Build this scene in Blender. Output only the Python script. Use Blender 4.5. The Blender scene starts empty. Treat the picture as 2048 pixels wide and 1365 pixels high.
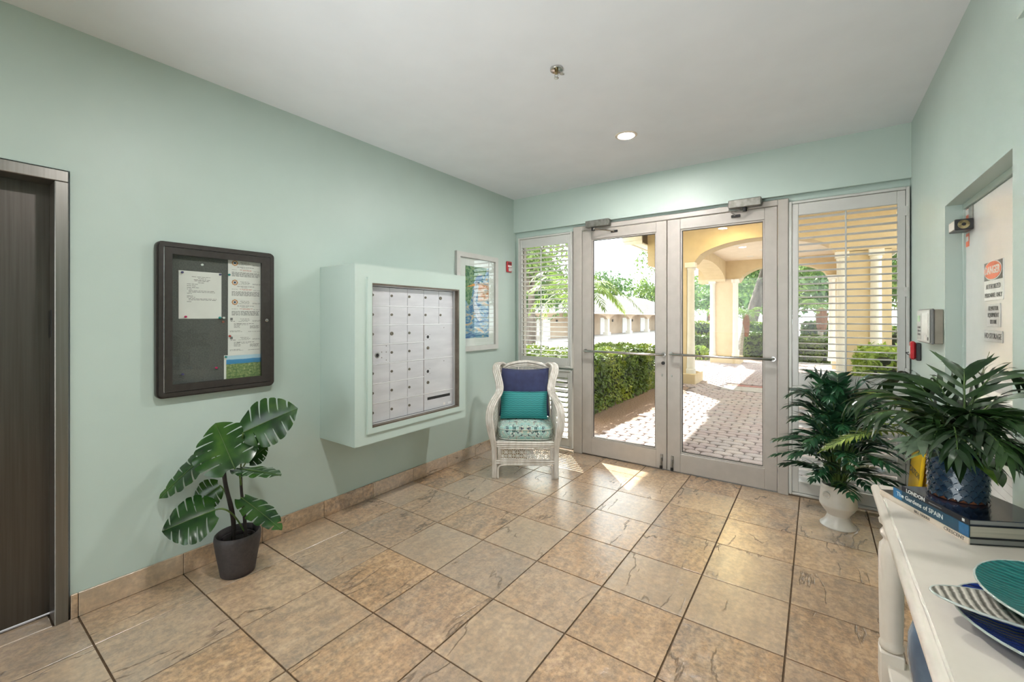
import bpy, math, random
from mathutils import Vector, Matrix, Quaternion
random.seed(7)
S = bpy.context.scene
COL = S.collection
PI = math.pi

# ------------------------------------------------------------------ camera, sky, sun, exposure
cam_d = bpy.data.cameras.new('camera'); cam = bpy.data.objects.new('camera', cam_d); COL.objects.link(cam)
cam.location = (2.900, 0.0, 1.437); cam.rotation_euler = (PI/2, 0, 0.618224)
cam_d.sensor_width = 36.0; cam_d.lens = 856.26/2048*36.0; cam_d.shift_y = (636.1-682.5)/2048; cam_d.clip_start = 0.02; cam_d.clip_end = 500
S.camera = cam

W = bpy.data.worlds.new('sky'); S.world = W; W.use_nodes = True
wn = W.node_tree.nodes; wl = W.node_tree.links
for n in list(wn): wn.remove(n)
w_out = wn.new('ShaderNodeOutputWorld'); w_bg = wn.new('ShaderNodeBackground')
w_bg.inputs['Color'].default_value = (0.90, 0.955, 1.0, 1); w_bg.inputs['Strength'].default_value = 4.2
wl.new(w_bg.outputs[0], w_out.inputs[0])

SUN_EL = math.radians(42.8)
sun_dir = Vector((0.665*math.cos(SUN_EL), -0.747*math.cos(SUN_EL), -math.sin(SUN_EL)))
sun_d = bpy.data.lights.new('sun', 'SUN'); sun_d.energy = 18.0; sun_d.angle = math.radians(0.6); sun_d.color = (1.0, 0.95, 0.86)
sun = bpy.data.objects.new('sun', sun_d); COL.objects.link(sun)
sun.rotation_euler = sun_dir.to_track_quat('-Z', 'Y').to_euler(); sun.location = (-8, 10, 12)

S.view_settings.view_transform = 'Standard'; S.view_settings.look = 'None'
S.view_settings.exposure = 0.20; S.view_settings.gamma = 1.0; S.view_settings.use_curve_mapping = False
S.cycles.use_denoising = True; S.cycles.max_bounces = 10; S.cycles.diffuse_bounces = 6; S.cycles.transparent_max_bounces = 24
S.cycles.sample_clamp_indirect = 6.0; S.cycles.caustics_reflective = False; S.cycles.caustics_refractive = False

LAMP_W = (34.0, 26.0, 24.0)      # recessed lamp watts: over the doors; added unseen mid-room and behind the camera
ADDED_UPLIGHT_W = 260.0                # unseen fill uplight added behind the camera, washing the ceiling

# ------------------------------------------------------------------ helpers
def lin(c):
    c = c/255.0
    return c/12.92 if c <= 0.04045 else ((c+0.055)/1.055)**2.4
def rgb(r, g, b): return (lin(r), lin(g), lin(b), 1.0)
def mulc(c, k): return (min(c[0]*k, 1), min(c[1]*k, 1), min(c[2]*k, 1), 1.0)

class MB:
    def __init__(s): s.v = []; s.f = []
    def add(s, vs, fs):
        n = len(s.v); s.v.extend([tuple(p) for p in vs]); s.f.extend([tuple(i+n for i in f) for f in fs]); return s
    def box(s, x0, x1, y0, y1, z0, z1):
        return s.add([(x0,y0,z0),(x1,y0,z0),(x1,y1,z0),(x0,y1,z0),(x0,y0,z1),(x1,y0,z1),(x1,y1,z1),(x0,y1,z1)],
                     [(0,3,2,1),(4,5,6,7),(0,1,5,4),(1,2,6,5),(2,3,7,6),(3,0,4,7)])
    def cbox(s, x0, x1, y0, y1, z0, z1, b=0.004):
        b = min(b, (x1-x0)*.45, (y1-y0)*.45, (z1-z0)*.45)
        X = (x0, x1); Y = (y0, y1); Z = (z0, z1); vs = []; ix = {}
        for i in (0,1):
            for j in (0,1):
                for k in (0,1):
                    sx, sy, sz = (1,-1)[i], (1,-1)[j], (1,-1)[k]
                    ix[i,j,k,'x'] = len(vs); vs.append((X[i], Y[j]+sy*b, Z[k]+sz*b))
                    ix[i,j,k,'y'] = len(vs); vs.append((X[i]+sx*b, Y[j], Z[k]+sz*b))
                    ix[i,j,k,'z'] = len(vs); vs.append((X[i]+sx*b, Y[j]+sy*b, Z[k]))
        fs = []
        for i in (0,1):
            q = [ix[i,0,0,'x'],ix[i,1,0,'x'],ix[i,1,1,'x'],ix[i,0,1,'x']]; fs.append(q if i else q[::-1])
            q = [ix[0,i,0,'y'],ix[1,i,0,'y'],ix[1,i,1,'y'],ix[0,i,1,'y']]; fs.append(q[::-1] if i else q)
            q = [ix[0,0,i,'z'],ix[1,0,i,'z'],ix[1,1,i,'z'],ix[0,1,i,'z']]; fs.append(q if i else q[::-1])
        for i in (0,1):
            for j in (0,1):
                q = [ix[i,j,0,'x'],ix[i,j,0,'y'],ix[i,j,1,'y'],ix[i,j,1,'x']]; fs.append(q if (i^j) else q[::-1])
                q = [ix[i,0,j,'x'],ix[i,0,j,'z'],ix[i,1,j,'z'],ix[i,1,j,'x']]; fs.append(q[::-1] if (i^j) else q)
                q = [ix[0,i,j,'y'],ix[0,i,j,'z'],ix[1,i,j,'z'],ix[1,i,j,'y']]; fs.append(q if (i^j) else q[::-1])
                for k in (0,1):
                    q = [ix[i,j,k,'x'],ix[i,j,k,'y'],ix[i,j,k,'z']]; fs.append(q[::-1] if (i^j^k) else q)
        return s.add(vs, fs)
    def tube(s, pts, r, n=8, cap=True):
        P = [Vector(p) for p in pts]; m = len(P)
        R = r if isinstance(r, (list, tuple)) else [r]*m
        vs = []; fs = []; t0 = None; nrm = None
        for i in range(m):
            t = (P[min(i+1,m-1)]-P[max(i-1,0)])
            if t.length < 1e-9: t = Vector((0,0,1))
            t.normalize()
            if nrm is None:
                a = Vector((0,0,1)) if abs(t.z) < .9 else Vector((1,0,0)); nrm = t.cross(a).normalized()
            else:
                nrm = (nrm - t*nrm.dot(t))
                if nrm.length < 1e-6: nrm = t.orthogonal()
                nrm.normalize()
            b = t.cross(nrm)
            for k in range(n):
                a = 2*PI*k/n; vs.append(P[i] + (nrm*math.cos(a)+b*math.sin(a))*R[i])
        for i in range(m-1):
            for k in range(n):
                k2 = (k+1) % n; fs.append((i*n+k, i*n+k2, (i+1)*n+k2, (i+1)*n+k))
        if cap: fs.append(tuple(range(n))[::-1]); fs.append(tuple((m-1)*n+k for k in range(n)))
        return s.add(vs, fs)
    def lathe(s, prof, n=32, c=(0,0,0), axis='z'):
        vs = []; fs = []; m = len(prof)
        for (r, h) in prof:
            for k in range(n):
                a = 2*PI*k/n; p = (r*math.cos(a), r*math.sin(a), h)
                if axis == 'x': p = (h, p[0], p[1])
                elif axis == 'y': p = (p[1], h, p[0])
                vs.append((p[0]+c[0], p[1]+c[1], p[2]+c[2]))
        for i in range(m-1):
            for k in range(n):
                k2 = (k+1) % n; fs.append((i*n+k, i*n+k2, (i+1)*n+k2, (i+1)*n+k))
        if prof[0][0] > 1e-5: fs.append(tuple(range(n))[::-1])
        if prof[-1][0] > 1e-5: fs.append(tuple((m-1)*n+k for k in range(n)))
        return s.add(vs, fs)
    def prism(s, poly, plane, a0, a1):
        def P(q, a):
            return (a, q[0], q[1]) if plane == 'yz' else ((q[0], a, q[1]) if plane == 'xz' else (q[0], q[1], a))
        n = len(poly); vs = [P(q, a0) for q in poly]+[P(q, a1) for q in poly]
        fs = [tuple(range(n))[::-1], tuple(range(n, 2*n))]+[(i, (i+1) % n, n+(i+1) % n, n+i) for i in range(n)]
        return s.add(vs, fs)
    def grid(s, rows):
        m = len(rows); n = len(rows[0]); vs = [p for r in rows for p in r]
        return s.add(vs, [(i*n+j, i*n+j+1, (i+1)*n+j+1, (i+1)*n+j) for i in range(m-1) for j in range(n-1)])
    def xf(s, M):
        s.v = [tuple(M @ Vector(p)) for p in s.v]; return s
    def build(s, name, mat, parent=None, smooth=False, local=False, origin=None):
        me = bpy.data.meshes.new(name)
        if parent is not None:
            o0 = (0,0,0) if local else world_org(parent); loc = (0,0,0)
        else:
            if origin is None:
                xs = [p[0] for p in s.v]; ys = [p[1] for p in s.v]; zs = [p[2] for p in s.v]
                origin = ((min(xs)+max(xs))/2, (min(ys)+max(ys))/2, min(zs))
            o0 = loc = origin
        me.from_pydata([(p[0]-o0[0], p[1]-o0[1], p[2]-o0[2]) for p in s.v], [], s.f)
        if smooth: me.polygons.foreach_set('use_smooth', [True]*len(me.polygons))
        if smooth and smooth is not True:
            me.set_sharp_from_angle(angle=math.radians(smooth))
        me.materials.append(mat); me.update()
        o = bpy.data.objects.new(name, me); COL.objects.link(o)
        if parent is not None: o.parent = parent
        o.location = loc
        return o
def world_org(o):
    p = Vector((0,0,0))
    while o is not None: p = p + Vector(o.location); o = o.parent
    return p
def tag(o, label=None, cat=None, group=None, kind=None):
    if label: o['label'] = label
    if cat: o['category'] = cat
    if group: o['group'] = group
    if kind: o['kind'] = kind
    return o
def empty(name, loc, rz=0.0, **k):
    o = bpy.data.objects.new(name, None); o.empty_display_size = .05; COL.objects.link(o)
    o.location = loc; o.rotation_euler = (0,0,rz); return tag(o, **k)
def inst(src, parent=None, loc=(0,0,0), rot=(0,0,0), scale=(1,1,1)):
    o = src.copy(); COL.objects.link(o); o.parent = parent; o.location = loc; o.rotation_euler = rot; o.scale = scale; return o
def text_mb(body, size, align='CENTER', extrude=0.0003, bold=0.0, sx=1.0):
    cu = bpy.data.curves.new('txt', 'FONT'); cu.body = body; cu.size = size; cu.align_x = align; cu.align_y = 'CENTER'
    cu.extrude = extrude; cu.resolution_u = 2; cu.offset = bold
    ob = bpy.data.objects.new('txt', cu); COL.objects.link(ob)
    dg = bpy.context.evaluated_depsgraph_get(); ev = ob.evaluated_get(dg); me = ev.to_mesh()
    mb = MB(); mb.add([(v.co.x*sx, v.co.y, v.co.z) for v in me.vertices], [tuple(p.vertices) for p in me.polygons])
    ev.to_mesh_clear(); bpy.data.objects.remove(ob); bpy.data.curves.remove(cu)
    return mb
def frame_m(o, ex, ey):
    ex = Vector(ex).normalized(); ey = Vector(ey); ey = (ey-ex*ey.dot(ex)).normalized(); ez = ex.cross(ey)
    M = Matrix.Identity(4)
    for i in range(3): M[i][0] = ex[i]; M[i][1] = ey[i]; M[i][2] = ez[i]; M[i][3] = o[i]
    return M

# ------------------------------------------------------------------ materials
def newmat(name):
    m = bpy.data.materials.new(name); m.use_nodes = True
    nt = m.node_tree; b = nt.nodes['Principled BSDF']; return m, nt, b
def N(nt, t, **k):
    n = nt.nodes.new(t)
    for a, v in k.items(): setattr(n, a, v)
    return n
def ramp(nt, fac, stops, interp='LINEAR'):
    r = nt.nodes.new('ShaderNodeValToRGB'); r.color_ramp.interpolation = interp
    el = r.color_ramp.elements
    while len(el) < len(stops): el.new(0.5)
    for e, (p, c) in zip(el, stops): e.position = p; e.color = c if len(c) == 4 else (*c, 1)
    nt.links.new(fac, r.inputs[0]); return r.outputs[0]
def mth(nt, op, a, b=None, c=None):
    n = nt.nodes.new('ShaderNodeMath'); n.operation = op
    for i, x in enumerate((a, b, c)):
        if x is None: continue
        if isinstance(x, (int, float)): n.inputs[i].default_value = x
        else: nt.links.new(x, n.inputs[i])
    return n.outputs[0]
def mixc(nt, fac, a, b, mode='MIX'):
    n = nt.nodes.new('ShaderNodeMix'); n.data_type = 'RGBA'; n.blend_type = mode
    for i, x in ((0, fac), (6, a), (7, b)):
        if isinstance(x, (int, float)): n.inputs[i].default_value = x
        elif isinstance(x, tuple): n.inputs[i].default_value = x
        else: nt.links.new(x, n.inputs[i])
    return n.outputs[2]
def obj_co(nt, scale=(1,1,1), rand=False, kind='Object'):
    tc = N(nt, 'ShaderNodeTexCoord'); mp = N(nt, 'ShaderNodeMapping'); mp.inputs['Scale'].default_value = scale
    nt.links.new(tc.outputs[kind], mp.inputs[0])
    if rand:
        oi = N(nt, 'ShaderNodeObjectInfo'); sc = N(nt, 'ShaderNodeVectorMath', operation='SCALE')
        cb = N(nt, 'ShaderNodeCombineXYZ'); nt.links.new(oi.outputs['Random'], cb.inputs[0])
        nt.links.new(mth(nt, 'MULTIPLY', oi.outputs['Random'], 7.31), cb.inputs[1]); nt.links.new(mth(nt, 'MULTIPLY', oi.outputs['Random'], 3.7), cb.inputs[2])
        nt.links.new(cb.outputs[0], sc.inputs[0]); sc.inputs['Scale'].default_value = 31.0
        nt.links.new(sc.outputs[0], mp.inputs['Location'])
    return mp.outputs[0]
def noise(nt, co, scale, detail=4, rough=.55, dist=0.0):
    n = N(nt, 'ShaderNodeTexNoise'); n.inputs['Scale'].default_value = scale; n.inputs['Detail'].default_value = detail
    n.inputs['Roughness'].default_value = rough; n.inputs['Distortion'].default_value = dist
    nt.links.new(co, n.inputs['Vector']); return n.outputs['Fac']
def bump(nt, b, h, strength=.2, dist=.01):
    n = N(nt, 'ShaderNodeBump'); n.inputs['Strength'].default_value = strength; n.inputs['Distance'].default_value = dist
    nt.links.new(h, n.inputs['Height']); nt.links.new(n.outputs[0], b.inputs['Normal']); return n
def pm(name, c1, c2=None, scale=6.0, detail=4, rough=.5, metal=0.0, bmp=0.0, bscale=None, bdist=.004, spec=.5, coat=0.0,
       stretch=(1,1,1), rand=False, rvar=0.0, lo=.35, hi=.65, sheen=0.0, trans=0.0):
    m, nt, b = newmat(name)
    if c2 is None: c2 = mulc(c1, .9)
    co = obj_co(nt, stretch, rand); f = noise(nt, co, scale, detail)
    c = ramp(nt, f, [(lo, c2), (hi, c1)]); nt.links.new(c, b.inputs['Base Color'])
    b.inputs['Roughness'].default_value = rough; b.inputs['Metallic'].default_value = metal; b.inputs['Specular IOR Level'].default_value = spec
    if rvar: nt.links.new(mth(nt, 'MULTIPLY_ADD', f, rvar, rough-rvar/2), b.inputs['Roughness'])
    if coat: b.inputs['Coat Weight'].default_value = coat; b.inputs['Coat Roughness'].default_value = .08
    if sheen: b.inputs['Sheen Weight'].default_value = sheen
    if trans: b.inputs['Subsurface Weight'].default_value = 0
    if bmp: bump(nt, b, noise(nt, co, bscale or scale*4, 5), bmp, bdist)
    return m
def leafmat(name, c1, c2, c3, rough=.38, scale=9.0, trans=.25, tip=None):
    m, nt, b = newmat(name); co = obj_co(nt); f = noise(nt, co, scale, 3)
    c = ramp(nt, f, [(.3, c3), (.5, c1), (.72, c2)]); nt.links.new(c, b.inputs['Base Color'])
    b.inputs['Roughness'].default_value = rough
    tr = N(nt, 'ShaderNodeBsdfTranslucent'); nt.links.new(c, tr.inputs['Color'])
    mx = N(nt, 'ShaderNodeMixShader'); mx.inputs[0].default_value = trans
    nt.links.new(b.outputs[0], mx.inputs[1]); nt.links.new(tr.outputs[0], mx.inputs[2])
    nt.links.new(mx.outputs[0], nt.nodes['Material Output'].inputs[0]); return m
def glassmat(name, tint=(.96,.98,.97,1), base=.022, k=.6):
    m, nt, b = newmat(name); nt.nodes.remove(b)
    co = obj_co(nt); f = noise(nt, co, 1.3, 2)
    tp = N(nt, 'ShaderNodeBsdfTransparent'); nt.links.new(ramp(nt, f, [(.3, mulc(tint, .985)), (.7, tint)]), tp.inputs[0])
    gl = N(nt, 'ShaderNodeBsdfGlossy'); gl.inputs['Roughness'].default_value = .012
    lw = N(nt, 'ShaderNodeLayerWeight'); lw.inputs['Blend'].default_value = .5
    fac = mth(nt, 'MULTIPLY_ADD', mth(nt, 'POWER', lw.outputs['Facing'], 4.5), k, base)
    mx = N(nt, 'ShaderNodeMixShader'); nt.links.new(fac, mx.inputs[0]); nt.links.new(tp.outputs[0], mx.inputs[1]); nt.links.new(gl.outputs[0], mx.inputs[2])
    nt.links.new(mx.outputs[0], nt.nodes['Material Output'].inputs[0]); return m
def emit(name, c, s):
    m, nt, b = newmat(name); b.inputs['Base Color'].default_value = c; b.inputs['Emission Color'].default_value = c
    co = obj_co(nt); f = noise(nt, co, 5, 2); nt.links.new(mth(nt, 'MULTIPLY_ADD', f, s*.1, s*.95), b.inputs['Emission Strength']); return m
def stonemat(name, warm, grey, light, dark, rough=.3, rand=True, cracks=1.0):
    m, nt, b = newmat(name); L = nt.links
    co = obj_co(nt, (1,1,1), rand); cs = obj_co(nt, (1.0,.30,1.0), rand)
    big = noise(nt, co, 2.4, 5, .6); st = noise(nt, cs, 20.0, 8, .68, .5); fine = noise(nt, co, 38.0, 6, .7)
    base = ramp(nt, big, [(.34, grey), (.5, warm), (.66, light)])
    base = mixc(nt, .50, base, ramp(nt, st, [(.36, dark), (.5, warm), (.63, light)]))
    sm = ramp(nt, noise(nt, cs, 6.0, 6, .65), [(.54, (0,0,0,1)), (.70, (1,1,1,1))]); base = mixc(nt, mth(nt, 'MULTIPLY', sm, .55), base, mulc(grey, .62))
    ru = ramp(nt, noise(nt, cs, 11.0, 6, .7, .6), [(.57, (0,0,0,1)), (.68, (1,1,1,1))]); base = mixc(nt, mth(nt, 'MULTIPLY', ru, .35), base, (warm[0]*.95, warm[1]*.78, warm[2]*.58, 1))
    base = mixc(nt, .55, base, ramp(nt, fine, [(.38, mulc(dark, .55)), (.62, mulc(light, 1.2))]), 'OVERLAY')
    if rand:
        oi = N(nt, 'ShaderNodeObjectInfo'); r = oi.outputs['Random']
        base = mixc(nt, mth(nt, 'MULTIPLY', mth(nt, 'FRACT', mth(nt, 'MULTIPLY', r, 5.7)), .5), base, grey)
        base = mixc(nt, mth(nt, 'MULTIPLY', mth(nt, 'FRACT', mth(nt, 'MULTIPLY', r, 13.3)), .35), base, light)
    cr = mth(nt, 'ABSOLUTE', mth(nt, 'SUBTRACT', noise(nt, cs, 2.6, 7, .52, .2), .5))
    crack = ramp(nt, cr, [(0.0, (1,1,1,1)), (.008, (0,0,0,1))])
    brk = ramp(nt, noise(nt, co, 3.3, 2), [(.49, (0,0,0,1)), (.55, (1,1,1,1))])
    crk = mth(nt, 'MULTIPLY', crack, brk)
    base = mixc(nt, mth(nt, 'MULTIPLY', crk, .62*cracks), base, mulc(dark, .4))
    L.new(base, b.inputs['Base Color'])
    b.inputs['Roughness'].default_value = rough; b.inputs['Specular IOR Level'].default_value = .85; b.inputs['Coat Weight'].default_value = .85; b.inputs['Coat Roughness'].default_value = .24
    rel = mth(nt, 'MULTIPLY', noise(nt, co, 15.0, 6, .6, .6), 1.0)
    if rand: rel = mth(nt, 'MULTIPLY', rel, mth(nt, 'MULTIPLY_ADD', mth(nt, 'POWER', mth(nt, 'FRACT', mth(nt, 'MULTIPLY', oi.outputs['Random'], 23.1)), 3.0), 1.6, .35))
    h = mth(nt, 'ADD', mth(nt, 'ADD', mth(nt, 'MULTIPLY', rel, .0085), mth(nt, 'MULTIPLY', big, .008)), mth(nt, 'ADD', mth(nt, 'MULTIPLY', fine, .0012), mth(nt, 'MULTIPLY', crk, -.005)))
    bump(nt, b, h, .8, 1.0); return m

M = {}
M['mint'] = pm('mint wall paint', rgb(181,197,190), rgb(178,194,187), 3, 3, .42, bmp=.06, bscale=160, bdist=.002, spec=.4)
M['ceil'] = pm('ceiling paint', rgb(226,229,233), rgb(222,225,229), 3, 3, .6, bmp=.05, bscale=120, bdist=.002, spec=.3)
M['tile'] = stonemat('slate look tile', rgb(180,152,121), rgb(154,146,137), rgb(204,182,155), rgb(136,110,87), .22)
M['grout'] = pm('brown grout', rgb(104,84,62), rgb(88,70,52), 40, 4, .85, bmp=.2, bscale=200)
M['frame'] = pm('shaded white aluminium', rgb(174,168,161), rgb(168,162,155), 12, 4, .38, spec=.5, bmp=.02, bscale=90)  # white frame darkened: its backlit shade is put into the colour
M['white'] = pm('shaded shutter paint', rgb(196,196,192), rgb(191,191,187), 10, 3, .36, spec=.5)  # shutter white toned down, shade against the daylight is in the colour
M['louver'] = pm('lit louver paint', rgb(226,226,224), rgb(221,221,219), 10, 3, .4, spec=.5)  # lighter copy of the shutter paint, outdoor light put into the colour
M['steel'] = pm('brushed stainless', rgb(150,146,141), rgb(138,134,129), 3, 5, .34, 1.0, stretch=(30,30,.5), rvar=.08)
M['steel_dark'] = pm('dark brushed steel', rgb(108,102,98), rgb(98,92,88), 3, 5, .38, 1.0, stretch=(30,30,.6), rvar=.06)
M['chrome'] = pm('satin chrome', rgb(205,203,200), rgb(180,178,175), 20, 3, .22, 1.0)
M['closer'] = pm('grey closer paint', rgb(150,148,142), rgb(126,124,118), 30, 4, .38, .7)
M['black'] = pm('black rubber', rgb(22,22,24), rgb(15,15,16), 20, 3, .5)
M['glass'] = glassmat('clear glass')
M['brass'] = pm('old brass', rgb(172,158,118), rgb(120,108,80), 60, 3, .35, 1.0)
# ================================================================== the room
RX, FY, CZ = 3.448, 4.110, 2.823
BY = -3.35                       # rear wall
TX0, TDX, TY0, TDY = 0.3165, 0.4125, 1.3076, 0.4195
xl = [0.0]+[TX0+TDX*k for k in range(8)]+[RX]
yl = [BY]+[TY0+TDY*k for k in range(-11, 7)]+[4.135]
fl = MB().box(-.25, 3.62, BY-.15, 4.30, -.20, -.006).build('floor', M['grout']); tag(fl, kind='structure')
g = .0035; tile_cache = {}
for i in range(len(xl)-1):
    for j in range(len(yl)-1):
        w = round(xl[i+1]-xl[i]-2*g, 4); d = round(yl[j+1]-yl[j]-2*g, 4)
        cx, cy = (xl[i]+xl[i+1])/2, (yl[j]+yl[j+1])/2
        if (w, d) not in tile_cache:
            t = MB().cbox(-w/2, w/2, -d/2, d/2, -.010, 0, .0011).build('floor_tile', M['tile'], fl, local=True)
            tile_cache[(w, d)] = t; o = t
        else: o = inst(tile_cache[(w, d)], fl)
        fo = world_org(fl); o.location = (cx-fo.x, cy-fo.y, 0-fo.z+random.uniform(-.0006, .0006))
# tiles in the elevator recess
for (a, b) in ((-.74, -.36), (-.353, .02), (.027, .385)):
    MB().cbox(-.13, -.003, a, b, -.010, 0, .002).build('floor_tile', M['tile'], fl)

ce = MB().box(-.15, 3.62, BY-.15, 4.30, CZ, CZ+.12).build('ceiling', M['ceil']); tag(ce, kind='structure')
wl_ = MB().box(-.15, 0, .442, 4.30, -.006, CZ).box(-.15, 0, -.76, .442, 2.136, CZ).box(-.15, 0, BY-.15, -.76, -.006, CZ).build('wall_left', M['mint']); tag(wl_, kind='structure')
# far wall: lintel band standing proud of a shallow recess that holds doors and shutters
wf = MB().box(0, RX, FY, 4.30, 2.432, CZ).box(0, RX, 4.16, 4.30, 2.37, 2.432).box(0, .05, 4.16, 4.30, -.006, 2.37).box(3.43, RX, 4.16, 4.30, -.006, 2.37)\
    .box(.05, .80, 4.16, 4.30, .868, .90).box(2.70, 3.43, 4.16, 4.30, .845, .88).build('wall_far', M['mint']); tag(wf, kind='structure')
AY0, AY1, AZ = 2.192, 3.139, 2.020
wr = MB().box(RX, 3.62, AY1, 4.30, -.006, CZ).box(RX, 3.62, AY0, AY1, AZ, CZ).box(RX, 3.62, BY-.15, AY0, -.006, CZ)\
    .box(3.57, 3.62, AY0, AY1, -.006, AZ).build('wall_right', M['mint']); tag(wr, kind='structure')
wb = MB().box(0, .30, BY-.15, BY, -.006, CZ).box(3.15, RX, BY-.15, BY, -.006, CZ).box(.30, 3.15, BY-.15, BY, 2.45, CZ).build('wall_back', M['mint']); tag(wb, kind='structure')
bk = MB().cbox(3.385, RX, BY, 1.915, 2.327, CZ, .003).build('trim_1', M['mint']); tag(bk, kind='structure')

# tile baseboards
bl = MB().box(0, .004, .442, 4.16, 0, .108).build('baseboard_left', M['grout']); tag(bl, kind='structure')
ys = [.442]+[y for y in yl if .46 < y < 4.1]+[4.16]
for a, b in zip(ys[:-1], ys[1:]):
    MB().cbox(.0005, .013, a+.0012, b-.0012, .0008, .115, .002).build('baseboard_tile', M['tile'], bl)
br = MB().box(RX-.004, RX, BY, AY0, 0, .108).box(RX-.004, RX, AY1, 4.16, 0, .108).build('baseboard_right', M['grout']); tag(br, kind='structure')
ysr = [y for y in yl if y < AY0-.1]+[AY0]
for a, b in list(zip(ysr[:-1], ysr[1:]))+[(AY1, 3.39), (3.39, 3.81), (3.81, 4.16)]:
    MB().cbox(RX-.013, RX-.0005, a+.0012, b-.0012, .0008, .115, .002).build('baseboard_tile', M['tile'], br)

# ------------------------------------------------------------------ elevator entrance
d1 = empty('door_1', (-.08, -.16, 0), kind='structure')
MB().cbox(-.148, -.128, -.74, -.17, .012, 2.10, .002).build('door_panel', M['steel_dark'], d1)
MB().cbox(-.142, -.122, -.166, .400, .012, 2.10, .002).build('door_panel', M['steel_dark'], d1)
fr = MB()
fr.cbox(-.12, .012, .390, .436, 0, 2.078, .003).cbox(-.12, .012, -.756, -.710, 0, 2.078, .003)
fr.build('door_jamb', M['steel'], d1)
MB().cbox(-.12, .012, -.756, .436, 2.078, 2.130, .003).build('door_header', M['steel'], d1)
MB().box(-.128, -.118, .388, .3905, 1.34, 1.47).cbox(-.085, -.06, .3885, .3905, 1.345, 1.475, .001).build('sensor_slot', M['black'], d1)
MB().cbox(-.15, -.118, -.74, .40, -.005, .006, .002).build('door_sill', M['steel_dark'], d1)

# ------------------------------------------------------------------ entrance door frame and the two glass doors
dfm = empty('trim_2', (1.76, 4.16, 0), kind='structure')
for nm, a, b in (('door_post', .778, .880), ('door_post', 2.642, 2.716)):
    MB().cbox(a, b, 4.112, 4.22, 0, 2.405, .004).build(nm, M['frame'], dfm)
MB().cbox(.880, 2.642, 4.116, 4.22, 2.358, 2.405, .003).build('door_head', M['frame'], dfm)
MB().cbox(.880, 2.642, 4.135, 4.24, -.004, .010, .002).build('threshold', M['steel'], dfm)

def glass_door(name, x0, x1, gx0, gx1, gz0, gz1):
    y0, y1 = 4.117, 4.161
    d = empty(name, ((x0+x1)/2, 4.139, .012), kind='structure')
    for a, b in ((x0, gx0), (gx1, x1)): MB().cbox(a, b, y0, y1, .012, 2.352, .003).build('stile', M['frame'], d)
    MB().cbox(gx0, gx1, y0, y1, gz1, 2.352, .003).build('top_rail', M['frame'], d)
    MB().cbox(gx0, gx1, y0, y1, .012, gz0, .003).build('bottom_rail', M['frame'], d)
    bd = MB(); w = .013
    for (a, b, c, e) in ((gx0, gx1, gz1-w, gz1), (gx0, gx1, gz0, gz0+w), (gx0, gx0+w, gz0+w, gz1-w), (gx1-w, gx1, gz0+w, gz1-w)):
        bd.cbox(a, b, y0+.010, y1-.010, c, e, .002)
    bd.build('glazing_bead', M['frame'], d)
    gk = MB(); w2 = .004
    for (a, b, c, e) in ((gx0+w, gx1-w, gz1-w-w2, gz1-w), (gx0+w, gx1-w, gz0+w, gz0+w+w2), (gx0+w, gx0+w+w2, gz0+w, gz1-w), (gx1-w-w2, gx1-w, gz0+w, gz1-w)):
        gk.box(a, b, 4.131, 4.147, c, e)
    gk.build('gasket', M['black'], d)
    MB().box(gx0+.012, gx1-.012, 4.1365, 4.1415, gz0+.012, gz1-.012).build('pane', M['glass'], d)
    return d
def push_bar(d, xa, xb, z):
    b = MB().tube([(xa, 4.118, z), (xa, 4.075, z), (xa+.012, 4.062, z), (xb-.012, 4.062, z), (xb, 4.075, z), (xb, 4.118, z)], .0115, 12).build('push_bar', M['chrome'], d, smooth=50)
    for x in (xa, xb): MB().lathe([(.019, 4.105), (.019, 4.1165)], 16, (x, 0, z), 'y').build('bar_mount', M['chrome'], b, smooth=40)
def kick_stop(d, x):
    k = MB().cbox(x-.012, x+.012, 4.106, 4.117, .085, .150, .003).build('kick_down_stop', M['closer'], d)
    MB().tube([(x, 4.098, .118), (x, 4.090, .075), (x, 4.096, .045)], .0085, 8).build('stop_arm', M['closer'], k, smooth=50)
    MB().lathe([(.012, .020), (.014, .028), (.011, .048)], 12, (x, 4.096, 0)).build('rubber_foot', M['black'], k, smooth=50)
d2 = glass_door('door_2', .884, 1.752, .990, 1.656, .182, 2.256)
d3 = glass_door('door_3', 1.760, 2.638, 1.876, 2.548, .182, 2.256)
push_bar(d2, .925, 1.728, 1.092); push_bar(d3, 1.797, 2.610, 1.098)
kick_stop(d2, 1.708); kick_stop(d3, 1.806)
MB().lathe([(.016, 4.108), (.016, 4.1165)], 20, (1.722, 0, 1.010), 'y').build('lock_cylinder', M['black'], d2, smooth=40)
for dd, x in ((d2, 1.712), (d3, 1.80)):
    MB().cbox(x-.006, x+.006, 4.114, 4.1172, .885, .905, .001).build('screw_plate', M['chrome'], dd)

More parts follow.
